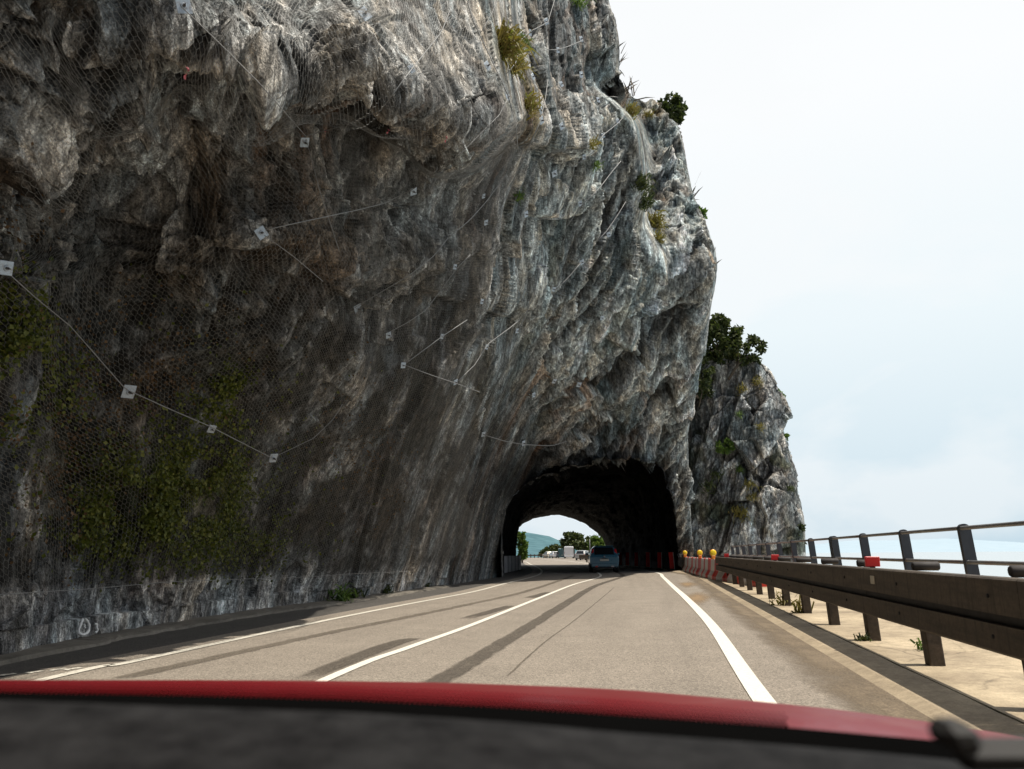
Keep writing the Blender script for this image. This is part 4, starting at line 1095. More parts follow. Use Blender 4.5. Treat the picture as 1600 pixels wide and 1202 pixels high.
def leaf_cards(Pc, size, up=0.3, stretch=1.5, facing=None):
    """small folded leaf faces at points Pc"""
    k = len(Pc)
    d1 = RS.normal(size=(k, 3)); d1[:, 2] -= up; d1 /= np.linalg.norm(d1, axis=1, keepdims=True)
    ref = RS.normal(size=(k, 3)) if facing is None else facing + 0.7 * RS.normal(size=(k, 3))
    nn = ref - d1 * np.sum(ref * d1, 1, keepdims=True); nn /= np.linalg.norm(nn, axis=1, keepdims=True) + 1e-9
    sd_ = np.cross(d1, nn)
    s_ = (size * RS.uniform(0.6, 1.35, k))[:, None]
    v = np.stack([Pc, Pc + d1 * s_ * stretch * 0.5 + sd_ * s_ * 0.5 + nn * s_ * .12, Pc + d1 * s_ * stretch, Pc + d1 * s_ * stretch * 0.5 - sd_ * s_ * 0.5 + nn * s_ * .12], 1).reshape(-1, 3)
    return v, np.arange(k * 4).reshape(-1, 4)
def crown_points(c, r, count, clumps, shell=0.55):
    cen = RS.normal(size=(clumps, 3)); cen /= np.linalg.norm(cen, axis=1, keepdims=True)
    cen *= RS.uniform(shell, 1.0, (clumps, 1)) ** 0.7; cen = cen * r
    k = RS.randint(0, clumps, count)
    rr = np.array(r) * RS.uniform(0.10, 0.30, clumps)[k][:, None] * 1.1
    dd = RS.normal(size=(count, 3)); dd /= np.linalg.norm(dd, axis=1, keepdims=True)
    return np.array(c) + cen[k] + dd * rr * RS.uniform(0.2, 1.0, (count, 1)), cen + np.array(c)
def tree(name, base, c, r, count, size, mat, label, cat, clumps=26, trunk_r=0.1, group=None, limbs=7, lean=None):
    base = np.array(base, float); c = np.array(c, float)
    rt_ = empty(name, base, label=label, cat=cat, group=group)
    Pc, cen = crown_points(c - base, r, count, clumps)
    v, f = leaf_cards(Pc, size); mk('crown', v, f, mat, rt_)
    mb = MB(); top = (c - base) + np.array([0, 0, -0.1 * r[2]])
    mid_ = top * 0.5 + np.array([0.06 * r[0], 0.0, 0])
    mb.tube([(0, 0, -0.15), mid_, top], [trunk_r, trunk_r * .8, trunk_r * .45], 8)
    for k in range(limbs):
        e = cen[k % len(cen)]; s_ = mid_ * (0.7 + 0.3 * random.random()) + (top - mid_) * random.random() * 0.7
        mb.tube([s_, (s_ + e) / 2 + np.array([0, 0, 0.08 * r[2]]), e], [trunk_r * .45, trunk_r * .3, trunk_r * .12], 5)
    mb.build('trunk', M_bark, rt_, True)
    return rt_
def tuft(name, p, nrm, count, length, mat, label, cat, droop=0.5, spread=0.6, group=None):
    p = np.array(p, float); V = []; F_ = []
    for k in range(count):
        d_ = nrm * 0.6 + np.array([0, 0, 0.9]) + RS.normal(size=3) * spread; d_ /= np.linalg.norm(d_)
        L_ = length * RS.uniform(0.5, 1.2); s_ = np.cross(d_, RS.normal(size=3)); s_ /= np.linalg.norm(s_); wd = 0.035 * length + 0.006
        b0 = RS.normal(size=3) * length * 0.28
        q0 = b0; q1 = b0 + d_ * L_ * .55; q2 = b0 + d_ * L_ + np.array([0, 0, -droop * L_])
        i = len(V); V += [q0 - s_ * wd, q0 + s_ * wd, q1 + s_ * wd * .8, q1 - s_ * wd * .8, q2]; F_ += [(i, i + 1, i + 2, i + 3), (i + 3, i + 2, i + 4)]
    o = mk(name, V, F_, mat, label=label, cat=cat, group=group); o.location = tuple(p); return o
def m_px(px, Y): return px * Y / F_PX

# trees and bushes on the skyline
def px_tree(u, v, Y, ru, rv, base_uv, count, size, mat, label, name='tree', cat='tree', **kw):
    c = at(u, v, Y); b0 = at(*base_uv, Y)
    return tree(name, b0, c, (m_px(ru, Y), m_px(rv, Y) * 0.9, m_px(rv, Y)), count, size, mat, label, cat, **kw)
px_tree(1050, 172, 38.5, 20, 25, (1046, 205), 1500, 0.17, ML_dark, 'dark round bush standing on the top of the back block', 'bush', 'bush', clumps=34, trunk_r=0.06)
px_tree(1128, 532, 53, 34, 38, (1116, 585), 4200, 0.2, ML_dark, 'dark leafy tree on the rock stack close to the cliff wall', clumps=44, trunk_r=0.14)
px_tree(1166, 545, 52, 29, 26, (1138, 590), 1900, 0.17, ML_dark, 'airy olive coloured tree leaning out over the lake side of the rock stack', clumps=30, trunk_r=0.1)
px_tree(1100, 590, 52, 17, 40, (1092, 632), 1500, 0.17, ML_dark, 'shaded bush in the gap between the cliff and the rock stack', 'bush', 'bush', clumps=22, trunk_r=0.05)
px_tree(1215, 628, 54, 8, 20, (1207, 640), 260, 0.2, ML_bright, 'sprig of large leaves on the right edge of the rock stack', 'shrub', 'shrub', clumps=9, trunk_r=0.03)
px_tree(1219, 684, 54, 10, 11, (1210, 686), 260, 0.2, ML_bright, 'bright leafy shrub lower on the right edge of the rock stack', 'shrub', 'shrub', clumps=9, trunk_r=0.03)
px_tree(1245, 842, 53, 7, 30, (1244, 880), 420, 0.16, ML_dark, 'dark thin shrub at the foot of the rock stack above the railing', 'shrub', 'shrub', clumps=16, trunk_r=0.03)
px_tree(1092, 336, 36.5, 9, 13, (1085, 352), 260, 0.15, ML_bright, 'small green shrub on the right skyline of the cliff', 'shrub', 'shrub', clumps=10, trunk_r=0.03)
p, nn = on_stack(1133, 697); 
tree('shrub', p, p + nn * 0.35 + [0, 0, .15], (0.62, 0.4, 0.62), 650, 0.13, ML_bright, 'bright green shrub in the middle of the rock stack face', 'shrub', clumps=16, trunk_r=0.03)
for (u, v, L_, mat, lab) in [(1158, 606, 0.55, ML_yellow, 'yellow tuft high on the rock stack below the trees'), (1180, 596, 0.5, ML_yellow, 'yellow tuft at the top right of the rock stack'), (1188, 665, 0.4, ML_yellow, 'small yellow tuft on the right of the rock stack'), (1158, 648, 0.35, ML_bright, 'small green tuft above the middle of the rock stack'), (1157, 732, 0.4, ML_bright, 'small green tuft below the bright shrub on the rock stack'), (1174, 758, 0.55, ML_yellow, 'upper of two hanging tufts on the pale part of the rock stack'), (1179, 778, 0.4, ML_yellow, 'lower of two hanging tufts on the pale part of the rock stack'), (1152, 802, 0.75, ML_yellow, 'long hanging tuft low on the rock stack'), (1122, 742, 0.6, ML_dark, 'dark tuft in the hollow left of the pale rock stack patch'), (1108, 765, 0.7, ML_dark, 'lowest dark tuft in the hollow of the rock stack'), (1234, 762, 0.4, ML_dark, 'dark tuft on the lower right edge of the rock stack')]:
    p, nn = on_stack(u, v)
    tuft('grass_tuft', p, nn, 90, L_, mat, lab, 'grass tuft', 0.7, group='plants on the rock stack')
for (u, v, L_, k, mat, lab) in [(785, 75, 0.55, 260, ML_grass, 'large dry yellow grass clump on the ledge beside the net edge'), (800, 105, 0.4, 120, ML_grass, 'dry grass below the large yellow clump'), (824, 165, 0.4, 120, ML_grass, 'tawny grass on the slope beside the white plates'), (812, 68, 0.35, 70, ML_bright, 'green sprig right of the large yellow clump'), (905, 4, 0.5, 80, ML_bright, 'green tuft at the very top of the cliff'), (988, 178, 0.45, 120, ML_grass, 'yellow grass on the top of the back block'), (1010, 180, 0.4, 90, ML_grass, 'second yellow grass tuft on the top of the back block'), (1002, 290, 0.6, 140, ML_dark, 'dark plants in the upper part of the crevice'), (1005, 318, 0.55, 140, ML_dark, 'dark plants in the middle of the crevice'), (1020, 348, 0.6, 200, ML_yellow, 'yellow green fern at the bottom of the crevice'), (1028, 372, 0.45, 110, ML_yellow, 'hanging end of the yellow green fern'), (932, 262, 0.25, 60, ML_bright, 'tiny green tuft on the tall right face'), (806, 306, 0.25, 60, ML_bright, 'tiny green tuft on the edge right of the net'), (925, 225, 0.3, 70, ML_grass, 'brown grass in a pocket of the tall right face')]:
    p, nn = on_rock(u, v)
    tuft('grass_tuft', p + nn * 0.05, nn, k, L_, mat, lab, 'grass tuft', 0.6, group='plants on the cliff')
# thin stalks against the sky
for (u, v, lab) in [(966, 100, 'bare twigs on the skyline near the cliff top'), (962, 145, 'bare twigs on the skyline above the back block'), (1088, 310, 'bare twigs on the skyline of the back block'), (1116, 405, 'bare twigs on the widest point of the cliff')]:
    Yk = 30.5 if u < 1000 else 36
    p = at(edge(v) - 4, v, Yk)
    tuft('dry_twigs', p, np.array([0.8, 0, 0.3]), 18, 0.8, M_bark, lab, 'twigs', 0.1, 0.5, 'bare twigs on the cliff skyline')

# ivy and dead leaves creeping over the near wall
def creeping(name, masks, count, size, mat, label, seed, lift=0.16):
    rs = np.random.RandomState(seed); acc = []
    wt = np.array([m_[4] for m_ in masks], float); wt /= wt.sum()
    cu = rs.choice(len(masks), count, p=wt)
    uu_ = np.array([masks[k][0] for k in cu]) + rs.normal(size=count) * np.array([masks[k][2] for k in cu])
    vv_ = np.array([masks[k][1] for k in cu]) + rs.normal(size=count) * np.array([masks[k][3] for k in cu])
    # grid lookup of the net surface
    from mathutils.kdtree import KDTree
    sel = np.where((w0 > 2) & (w0 < 40) & (ug > -40) & (ug < 830))[0][::3]
    kd = KDTree(len(sel))
    for i, k in enumerate(sel): kd.insert((ug[k], vg[k], 0), i)
    kd.balance()
    ids = np.array([sel[kd.find((a_, b2, 0))[1]] for a_, b2 in zip(uu_, vv_)])
    pts_ = P1[ids]; nr_ = Nn.reshape(-1, 3)[ids]
    pat = vnoise((pts_ * 1.6).astype(np.float32), seed) + 0.6 * vnoise((pts_ * 4.1).astype(np.float32), seed + 1)
    keep = (pat > -0.10 + 0.30 * rs.uniform(-1, 1, count)) & (uu_ > -40) & (vv_ < np.interp(uu_, NET_BOTTOM_U, NET_BOTTOM_V) + 6)
    pts_ = pts_[keep] + nr_[keep] * (lift * rs.uniform(0.2, 1.0, keep.sum()))[:, None] + rs.normal(size=(keep.sum(), 3)) * 0.04
    v, f = leaf_cards(pts_, size, 0.9, 1.2, nr_[keep])
    return mk(name, v, f, mat, label=label, cat='ivy' if 'ivy' in name else 'leaves', kind='stuff')
creeping('ivy', [(240, 782, 70, 42, 6), (320, 760, 42, 38, 2), (155, 822, 40, 24, 1.4), (18, 530, 26, 55, 1.3), (350, 610, 28, 22, 0.6), (350, 840, 60, 30, 1), (60, 610, 40, 40, .4), (300, 690, 110, 90, 0.8)], 32000, 0.05, ML_ivy, 'green ivy growing through the net on the shaded wall', 31)
creeping('dead_leaves', [(60, 690, 60, 90, 1.3), (150, 640, 90, 70, 1.2), (230, 560, 80, 60, .8), (560, 690, 40, 60, .8), (600, 740, 30, 50, .8), (110, 760, 40, 60, .8), (300, 560, 80, 60, .6), (20, 360, 40, 60, .4), (420, 650, 80, 80, .5)], 4200, 0.04, ML_dry, 'brown dead leaves caught in the net on the shaded wall', 41)
# weeds at the foot
for (u, v, L_, mat, lab) in [(530, 938, 0.45, ML_bright, 'larger green weed at the foot of the wall'), (548, 934, 0.35, ML_dark, 'dark weed at the foot of the wall'), (600, 926, 0.3, ML_dark, 'low weed farther along the foot of the wall'), (660, 916, 0.3, ML_dark, 'farthest low weed at the foot of the wall')]:
    g_ = G(u, v + 4); tuft('weed', g_ + np.array([0.05, 0, 0.02]), np.array([0.3, -.2, .6]), 90, L_, mat, lab, 'weed', 0.4, .8, 'weeds at the foot of the wall')
for (u, v, L_, mat, lab) in [(1222, 945, 0.28, ML_yellow, 'dry weed between two barrier posts'), (1250, 957, 0.3, ML_yellow, 'yellow weed behind the barrier posts'), (1350, 1001, 0.12, ML_dark, 'small dark weed on the verge'), (1445, 1014, 0.16, ML_bright, 'green weed at the foot of a near barrier post')]:
    g_ = G(u, v, 0.06); tuft('weed', g_, np.array([0, 0, 1.0]), 50, L_, mat, lab, 'weed', 0.5, .9, 'weeds on the verge')

# beyond the tunnel
def ground_tree(u, Y, vtop, ru, label, mat, count, size, name='tree', cat='tree', crown=0.75, **kw):
    b0 = at(u, 868, Y); b0[2] = 0
    top = at(u, vtop, Y)[2]; rz = top * crown / 2
    return tree(name, b0, (b0[0], b0[1], top - rz), (m_px(ru, Y), m_px(ru, Y), rz), count, size, mat, label, cat, **kw)
ground_tree(816, 96, 829, 7, 'bright green young tree at the left side of the far tunnel portal', ML_bright, 2200, 0.2, crown=0.92, clumps=30)
ground_tree(896, 175, 834, 17, 'dark spreading pine behind the parked vehicles', ML_dark, 3600, 0.5, crown=0.7, clumps=36, trunk_r=0.25)
ground_tree(918, 150, 842, 12, 'dull green tree between the pine and the bright tree', ML_dark, 2000, 0.4, crown=0.8, clumps=24, trunk_r=0.2)
ground_tree(936, 140, 832, 13, 'bright green tree beside the right edge of the far portal', ML_bright, 3000, 0.38, crown=0.9, clumps=32, trunk_r=0.2)
ground_tree(866, 205, 853, 14, 'low dark bush left of the white van', ML_dark, 1500, 0.45, 'bush', 'bush', crown=0.95, clumps=24)
ground_tree(852, 215, 856, 8, 'lowest dark bush at the far end of the parking bay', ML_dark, 900, 0.45, 'bush', 'bush', crown=0.95, clumps=16)
# ------------------------------------------------------------------ crash barrier, railing
def corten_mat():
    mt, b = material('brown_weathered_steel'); o = b.obj()
    n1 = b.noise(b.map(o, (1, 0.25, 3)), 3.2, 7, 0.65, 0.4); n2 = b.noise(o, 26, 5, 0.7); n3 = b.noise(b.map(o, (5, 5, 0.6)), 3.0, 5, 0.6)
    c = b.mix(b.ramp(n1, [(0.3, 0), (0.7, 1)]), (0.046, 0.038, 0.031), (0.10, 0.078, 0.057))
    c = b.mix(b.ramp(n3, [(0.52, 0), (0.7, 0.7)]), c, (0.032, 0.026, 0.022))
    c = b.mix(1.0, c, b.ramp(n2, [(0.3, 0.75), (0.7, 1.25)]), 'MULTIPLY')
    b.out(b.bsdf(Base_Color=c, Roughness=0.78, Specular_IOR_Level=0.35, Normal=b.bump(b.math('ADD', n1, n2), 0.3, 0.01))); return mt
M_cor = corten_mat()
M_cor_dark = simple('dark_recess_steel', (0.022, 0.02, 0.02), 0.8, 0, 0.2, 4)
M_postdark = simple('post_steel', (0.045, 0.04, 0.038), 0.7, 0.2, 0.25, 6, 0.2)
M_rail = simple('grey_painted_rail', (0.20, 0.20, 0.205), 0.5, 0.3, 0.2, 6, dirt=(0.16, 0.09, 0.06))
M_railpost = simple('dark_slate_post', (0.060, 0.066, 0.078), 0.55, 0.3, 0.2, 5)
M_redref = simple('red_reflector', (0.70, 0.02, 0.02), 0.35, 0, 0.1, 8)
M_white = simple('white_plastic', (0.58, 0.55, 0.52), 0.5, 0, 0.12, 5)
M_redpl = simple('red_plastic', (0.60, 0.035, 0.018), 0.45, 0, 0.18, 6, dirt=(0.30, 0.06, 0.04))
M_yel = simple('yellow_lens', (0.85, 0.62, 0.02), 0.25, 0, 0.1, 8)
M_orange = simple('orange_base', (0.70, 0.22, 0.02), 0.4, 0, 0.1, 8)
M_panel0 = simple('pale_sticker', (0.42, 0.38, 0.30), 0.6)
M_black = simple('black_rubber', (0.018, 0.018, 0.018), 0.7, 0, 0.2, 6)
ang_b = math.atan(GS)                                  # the barrier runs at this bearing
dirb = np.array([math.sin(ang_b), math.cos(ang_b), 0]); nrmb = np.array([math.cos(ang_b), -math.sin(ang_b), 0])
def barrier(name, s0, s1, first_post, spacing, origin, direction, normal, label, caps=True, reflectors=(), tilt=-0.05):
    """box-beam crash barrier from s0 to s1 metres along direction"""
    O = np.array(origin, float)
    rt_ = empty(name, O + direction * s0, label=label, cat='crash barrier')
    def bar(prof, nm, mat, step=2.0, gap=0.008, parts=True):
        mb = MB(); ss = np.arange(s0, s1, step)
        for s in ss:
            e = min(s + step - gap, s1)
            P_ = []
            for q_ in (s, e):
                for a_, z in prof: P_.append(direction * (q_ - s0) + normal * a_ + np.array([0, 0, z]))
            k = len(prof)
            mb.add(P_, [tuple(range(k - 1, -1, -1)), tuple(range(k, 2 * k))] + [(i, (i + 1) % k, k + (i + 1) % k, k + i) for i in range(k)])
        return mb.build(nm, mat, rt_)
    bar([(0.0, .675), (0.0, .905), (.015, .918), (.13, .918), (.13, .675)], 'upper_beam', M_cor, 4.0)
    bar([(0.05, .605), (0.05, .675), (.11, .675), (.11, .605)], 'groove', M_cor_dark, 8.0)
    bar([(0.02, .41), (0.0, .43), (0.0, .605), (.13, .605), (.13, .41)], 'lower_beam', M_cor, 4.0)
    s = first_post; k = 0
    while s < s1 - 0.1:
        if s > s0:
            b0 = direction * (s - s0) + normal * 0.245
            mb = MB(); mb.box((b0[0], b0[1], 0.42), (0.135, 0.16, 0.92), 0.01, -math.atan2(direction[0], direction[1]), (tilt, 0)); mb.build('post', M_cor, rt_)
            
            if caps:
                cpos = b0 + normal * 0.05 + np.array([-0.02, 0, 0.955])
                mb = MB(); mb.tube([cpos - normal * 0.12, cpos - normal * 0.11, cpos + normal * 0.11, cpos + normal * 0.12], [0.034, 0.042, 0.042, 0.034], 10); mb.build('post_cap', M_postdark, rt_, True)
        s += spacing; k += 1
    for s in reflectors:
        b0 = direction * (s - s0) + normal * 0.10
        mb = MB(); mb.box((b0[0], b0[1], 0.985), (0.15, 0.05, 0.11), 0.006, -math.atan2(direction[0], direction[1])); ro = mb.build('reflector', M_redref, rt_)
        mb = MB(); mb.box((b0[0], b0[1] + 0.0, 0.93), (0.05, 0.02, 0.05)); mb.build('bracket', M_postdark, ro)
    return rt_
sy = lambda y: y / math.cos(ang_b)
barrier('crash_barrier', sy(1.2), sy(31.5), sy(5.6) - 4.3, 2.15, (GX0 - 0.22, 0, 0), dirb, nrmb, 'brown weathered steel crash barrier with thick double beam along the right verge', reflectors=(sy(8.9), sy(16.2), sy(27.5)))
bc_ = [o for o in bpy.data.objects if o.name == 'crash_barrier'][0]
stk = dirb * (sy(8.55) - sy(1.2)) + np.array([-0.004, 0, 0.80]); mb = MB(); mb.box(stk, (0.008, 0.16, 0.085), 0.003, -ang_b); mb.build('sticker', M_panel0, bc_)
for k in range(14):
    for z in (0.79, 0.52):
        bp_ = dirb * (sy(5.6) - 4.3 + 2.15 * k - sy(1.2)) + np.array([0, 0, z])
        if k > 0: mb = MB(); mb.tube([bp_ + nrmb * 0.004, bp_ - nrmb * 0.012], [0.017, 0.013], 8); mb.build('bolt', M_cor_dark, bc_)
# pedestrian railing along the drop to the lake
def railing(name, x_of, ys_, label, ztop=1.40, zlow=0.94, base=0.075, double=()):
    rt_ = empty(name, (x_of(ys_[0]), ys_[0], base), label=label, cat='railing')
    o0 = np.array([x_of(ys_[0]), ys_[0], base])
    for k, y in enumerate(ys_):
        for off in ((0, 0.22) if k in double else (0,)):
            p = np.array([x_of(y + off), y + off, 0]) - o0; p[2] = 0
            h = ztop - base + 0.06; w_ = 0.075
            poly = [(-w_, 0), (w_, 0), (w_, h - w_)] + [(w_ * math.cos(t_), h - w_ + w_ * math.sin(t_)) for t_ in np.linspace(0.2, math.pi - 0.2, 9)] + [(-w_, h - w_)]
            mb = MB(); mb.prism(poly, 'y', -0.03, 0.03)
            lean = 0.07
            mb.v = [(p[0] + x - lean * z + lean * 0.5, p[1] + yy - x * GS, z) for x, yy, z in mb.v]
            mb.build('post', M_railpost, rt_)
    for z, nm in ((ztop, 'top_rail'), (zlow, 'lower_rail')):
        mb = MB()
        for a_, b2 in zip(ys_[:-1], ys_[1:]):
            pa = np.array([x_of(a_) - 0.045, a_ - 0.05, z]) - np.array([o0[0], o0[1], base]); pb = np.array([x_of(b2) - 0.045, b2 - 0.06, z]) - np.array([o0[0], o0[1], base])
            lx = np.array([-0.07 * (z - base) + 0.035, 0, 0])
            mb.tube([pa + lx, pb + lx], 0.028, 10)
        mb.build(nm, M_rail, rt_, True)
    return rt_
ry = [3.0, 5.6, 8.3, 11.0, 13.7, 16.4, 19.1, 22.0, 24.9, 27.8, 30.7, 33.6, 36.5, 39.4, 42.3, 45.2]
railing('railing', lambda y: 4.32 + GS * y, ry, 'dark post and pipe railing between the verge and the lake', double=(6,))

# ------------------------------------------------------------------ red and white plastic road barriers
def make_water_barrier(label, mat, grp):
    rt_ = empty('plastic_barrier', (0, 0, 0), label=label, cat='plastic barrier', group=grp)
    L_ = 1.02; prof = [(-0.24, 0), (0.24, 0), (0.24, 0.12), (0.12, 0.32), (0.085, 0.74), (0.06, 0.78), (-0.06, 0.78), (-0.085, 0.74), (-0.12, 0.32), (-0.24, 0.12)]
    mb = MB(); k = len(prof); stn = [(0, .93), (0.04, 1), (L_ * .3, 1), (L_ * .36, .9), (L_ * .64, .9), (L_ * .7, 1), (L_ - .04, 1), (L_, .93)]
    V = [(x * s_, y, z * (0.985 if s_ < 1 else 1)) for y, s_ in stn for x, z in prof]
    F_ = [tuple(range(k - 1, -1, -1)), tuple(range((len(stn) - 1) * k, len(stn) * k))]
    for i in range(len(stn) - 1):
        for j in range(k): F_.append((i * k + j, i * k + (j + 1) % k, (i + 1) * k + (j + 1) % k, (i + 1) * k + j))
    mb.add(V, F_); mb.build('body', mat, rt_)
    mb = MB(); mb.tube([(0, L_ * .5, .775), (0, L_ * .5, .80)], 0.05, 12); mb.build('filler_cap', M_white if mat is M_redpl else M_redpl, rt_, True)
    mb = MB(); mb.box((0, L_ + .02, .38), (0.06, 0.05, .6), .01); mb.build('coupling', mat, rt_)
    return rt_
line = [(y, np.interp(y, [22, 32, 47], [gx(22) + .95, gx(32) - 0.28, 10.0])) for y in np.arange(47.0, 24.5, -1.09)]
pr = make_water_barrier('red plastic barrier in the row running from the tunnel mouth behind the crash barrier', M_redpl, 'red plastic barriers')
pw_ = make_water_barrier('white plastic barrier between red ones in the row beside the tunnel mouth', M_white, 'white plastic barriers')
used_r = used_w = False
names = ['first', 'second', 'third', 'fourth', 'fifth', 'sixth', 'seventh', 'eighth', 'ninth', 'tenth', 'eleventh', 'twelfth', 'thirteenth']
lamp_at = {0: 'farthest from the camera', 8: 'in the middle', 13: 'nearest the crash barrier end'}
cr = cw = 0
lamps = []
for k, (y, x) in enumerate(line):
    red = k % 2 == 0
    if red:
        lab = f'red plastic barrier, {names[cr]} red one counted from the tunnel mouth'; cr += 1
        o = pr if not used_r else dup(pr, (0, 0, 0)); used_r = True
    else:
        lab = f'white plastic barrier, {names[cw]} white one counted from the tunnel mouth'; cw += 1
        o = pw_ if not used_w else dup(pw_, (0, 0, 0)); used_w = True
    o['label'] = lab
    yn, xn = y - 1.0, np.interp(y - 1.0, [q_[0] for q_ in line][::-1], [q_[1] for q_ in line][::-1])
    o.location = (x, y - 1.0, 0.05); o.rotation_euler = (0, 0, math.atan2(-(x - xn), 1.0) + random.uniform(-.05, .05))
    if k in lamp_at: lamps.append((x - 0.02, y - 0.55, lamp_at[k]))
for x, y, wh in lamps:
    rt_ = empty('warning_lamp', (x, y, 0.83), label=f'round yellow warning lamp on the plastic barriers, the one {wh}', cat='warning lamp', group='yellow warning lamps')
    mb = MB(); mb.box((0, 0, 0.06), (0.16, 0.13, 0.16), 0.02); mb.build('battery_box', M_orange, rt_)
    mb = MB(); mb.tube([(0, -0.06, 0.24), (0, -0.045, 0.24), (0, 0.045, 0.24), (0, 0.06, 0.24)], [0.10, 0.125, 0.125, 0.10], 20); mb.build('lens', M_yel, rt_, True)
    mb = MB(); mb.tube([(0, -0.03, 0.24), (0, 0.03, 0.24)], 0.138, 20); mb.build('lens_ring', M_orange, rt_, True)
# delineator boards along the right tunnel wall
M_board = simple('red_board', (0.75, 0.035, 0.03), 0.4, 0, 0.1, 6)
def make_board(label):
    rt_ = empty('delineator_board', (0, 0, 0), label=label, cat='delineator', group='red and white delineator boards in the tunnel')
    mb = MB(); mb.box((0, 0, 0.62), (0.26, 0.02, 0.98), 0.008); bd = mb.build('board', M_board, rt_)
    mb = MB(); mb.box((0.155, 0, 0.62), (0.05, 0.024, 0.98), 0.004); mb.build('white_edge', M_white, bd)
    mb = MB(); mb.box((0.155, 0, 0.08), (0.06, 0.04, 0.2), 0.004); mb.build('stem', M_white, rt_)
    mb = MB(); mb.box((0, 0, 0.03), (0.45, 0.28, 0.06), 0.02); mb.build('foot', M_black, rt_)
    return rt_
bp = None
for k, (u, Y, yaw) in enumerate([(1050, 48.5, 0.1), (1030, 51.5, 0.15), (1012, 55.0, 0.1), (994, 58.5, .2), (980, 62.0, .2), (969, 66.0, .2)]):
    p = at(u, 880, Y); lab = ['nearest and brightest red board at the right corner of the tunnel mouth', 'second red board along the tunnel wall', 'third red board along the tunnel wall', 'fourth red board deeper in the tunnel', 'fifth red board deep in the tunnel', 'faintest red board right of the blue car'][k]
    if bp is None: bp = make_board(lab); o = bp
    else: o = dup(bp, (0, 0, 0), None, lab)
    o.location = (p[0], Y, 0.0); o.rotation_euler = (0, R(-3 if k == 0 else 2), yaw)

# pale panel fence at the left jamb
rt_ = empty('panel_fence', (-0.5, 45.5, 0), label='low pale grey panel fence at the left corner of the tunnel mouth', cat='fence')
M_panel = simple('pale_grey_panel', (0.52, 0.51, 0.52), 0.6, 0, 0.15, 4, dirt=(0.28, 0.26, 0.25))
for k in range(5):
    y = k * 2.15; mb = MB(); mb.box((0.05 + 0.10 * y, y + 1.05, 0.48), (0.06, 2.06, 0.96), 0.012, -0.10); mb.build('panel', M_panel, rt_)
    mb = MB(); mb.box((0.05 + 0.10 * y - 0.1, y, 0.5), (0.09, 0.09, 1.02), 0.01); mb.build('post', M_postdark, rt_)

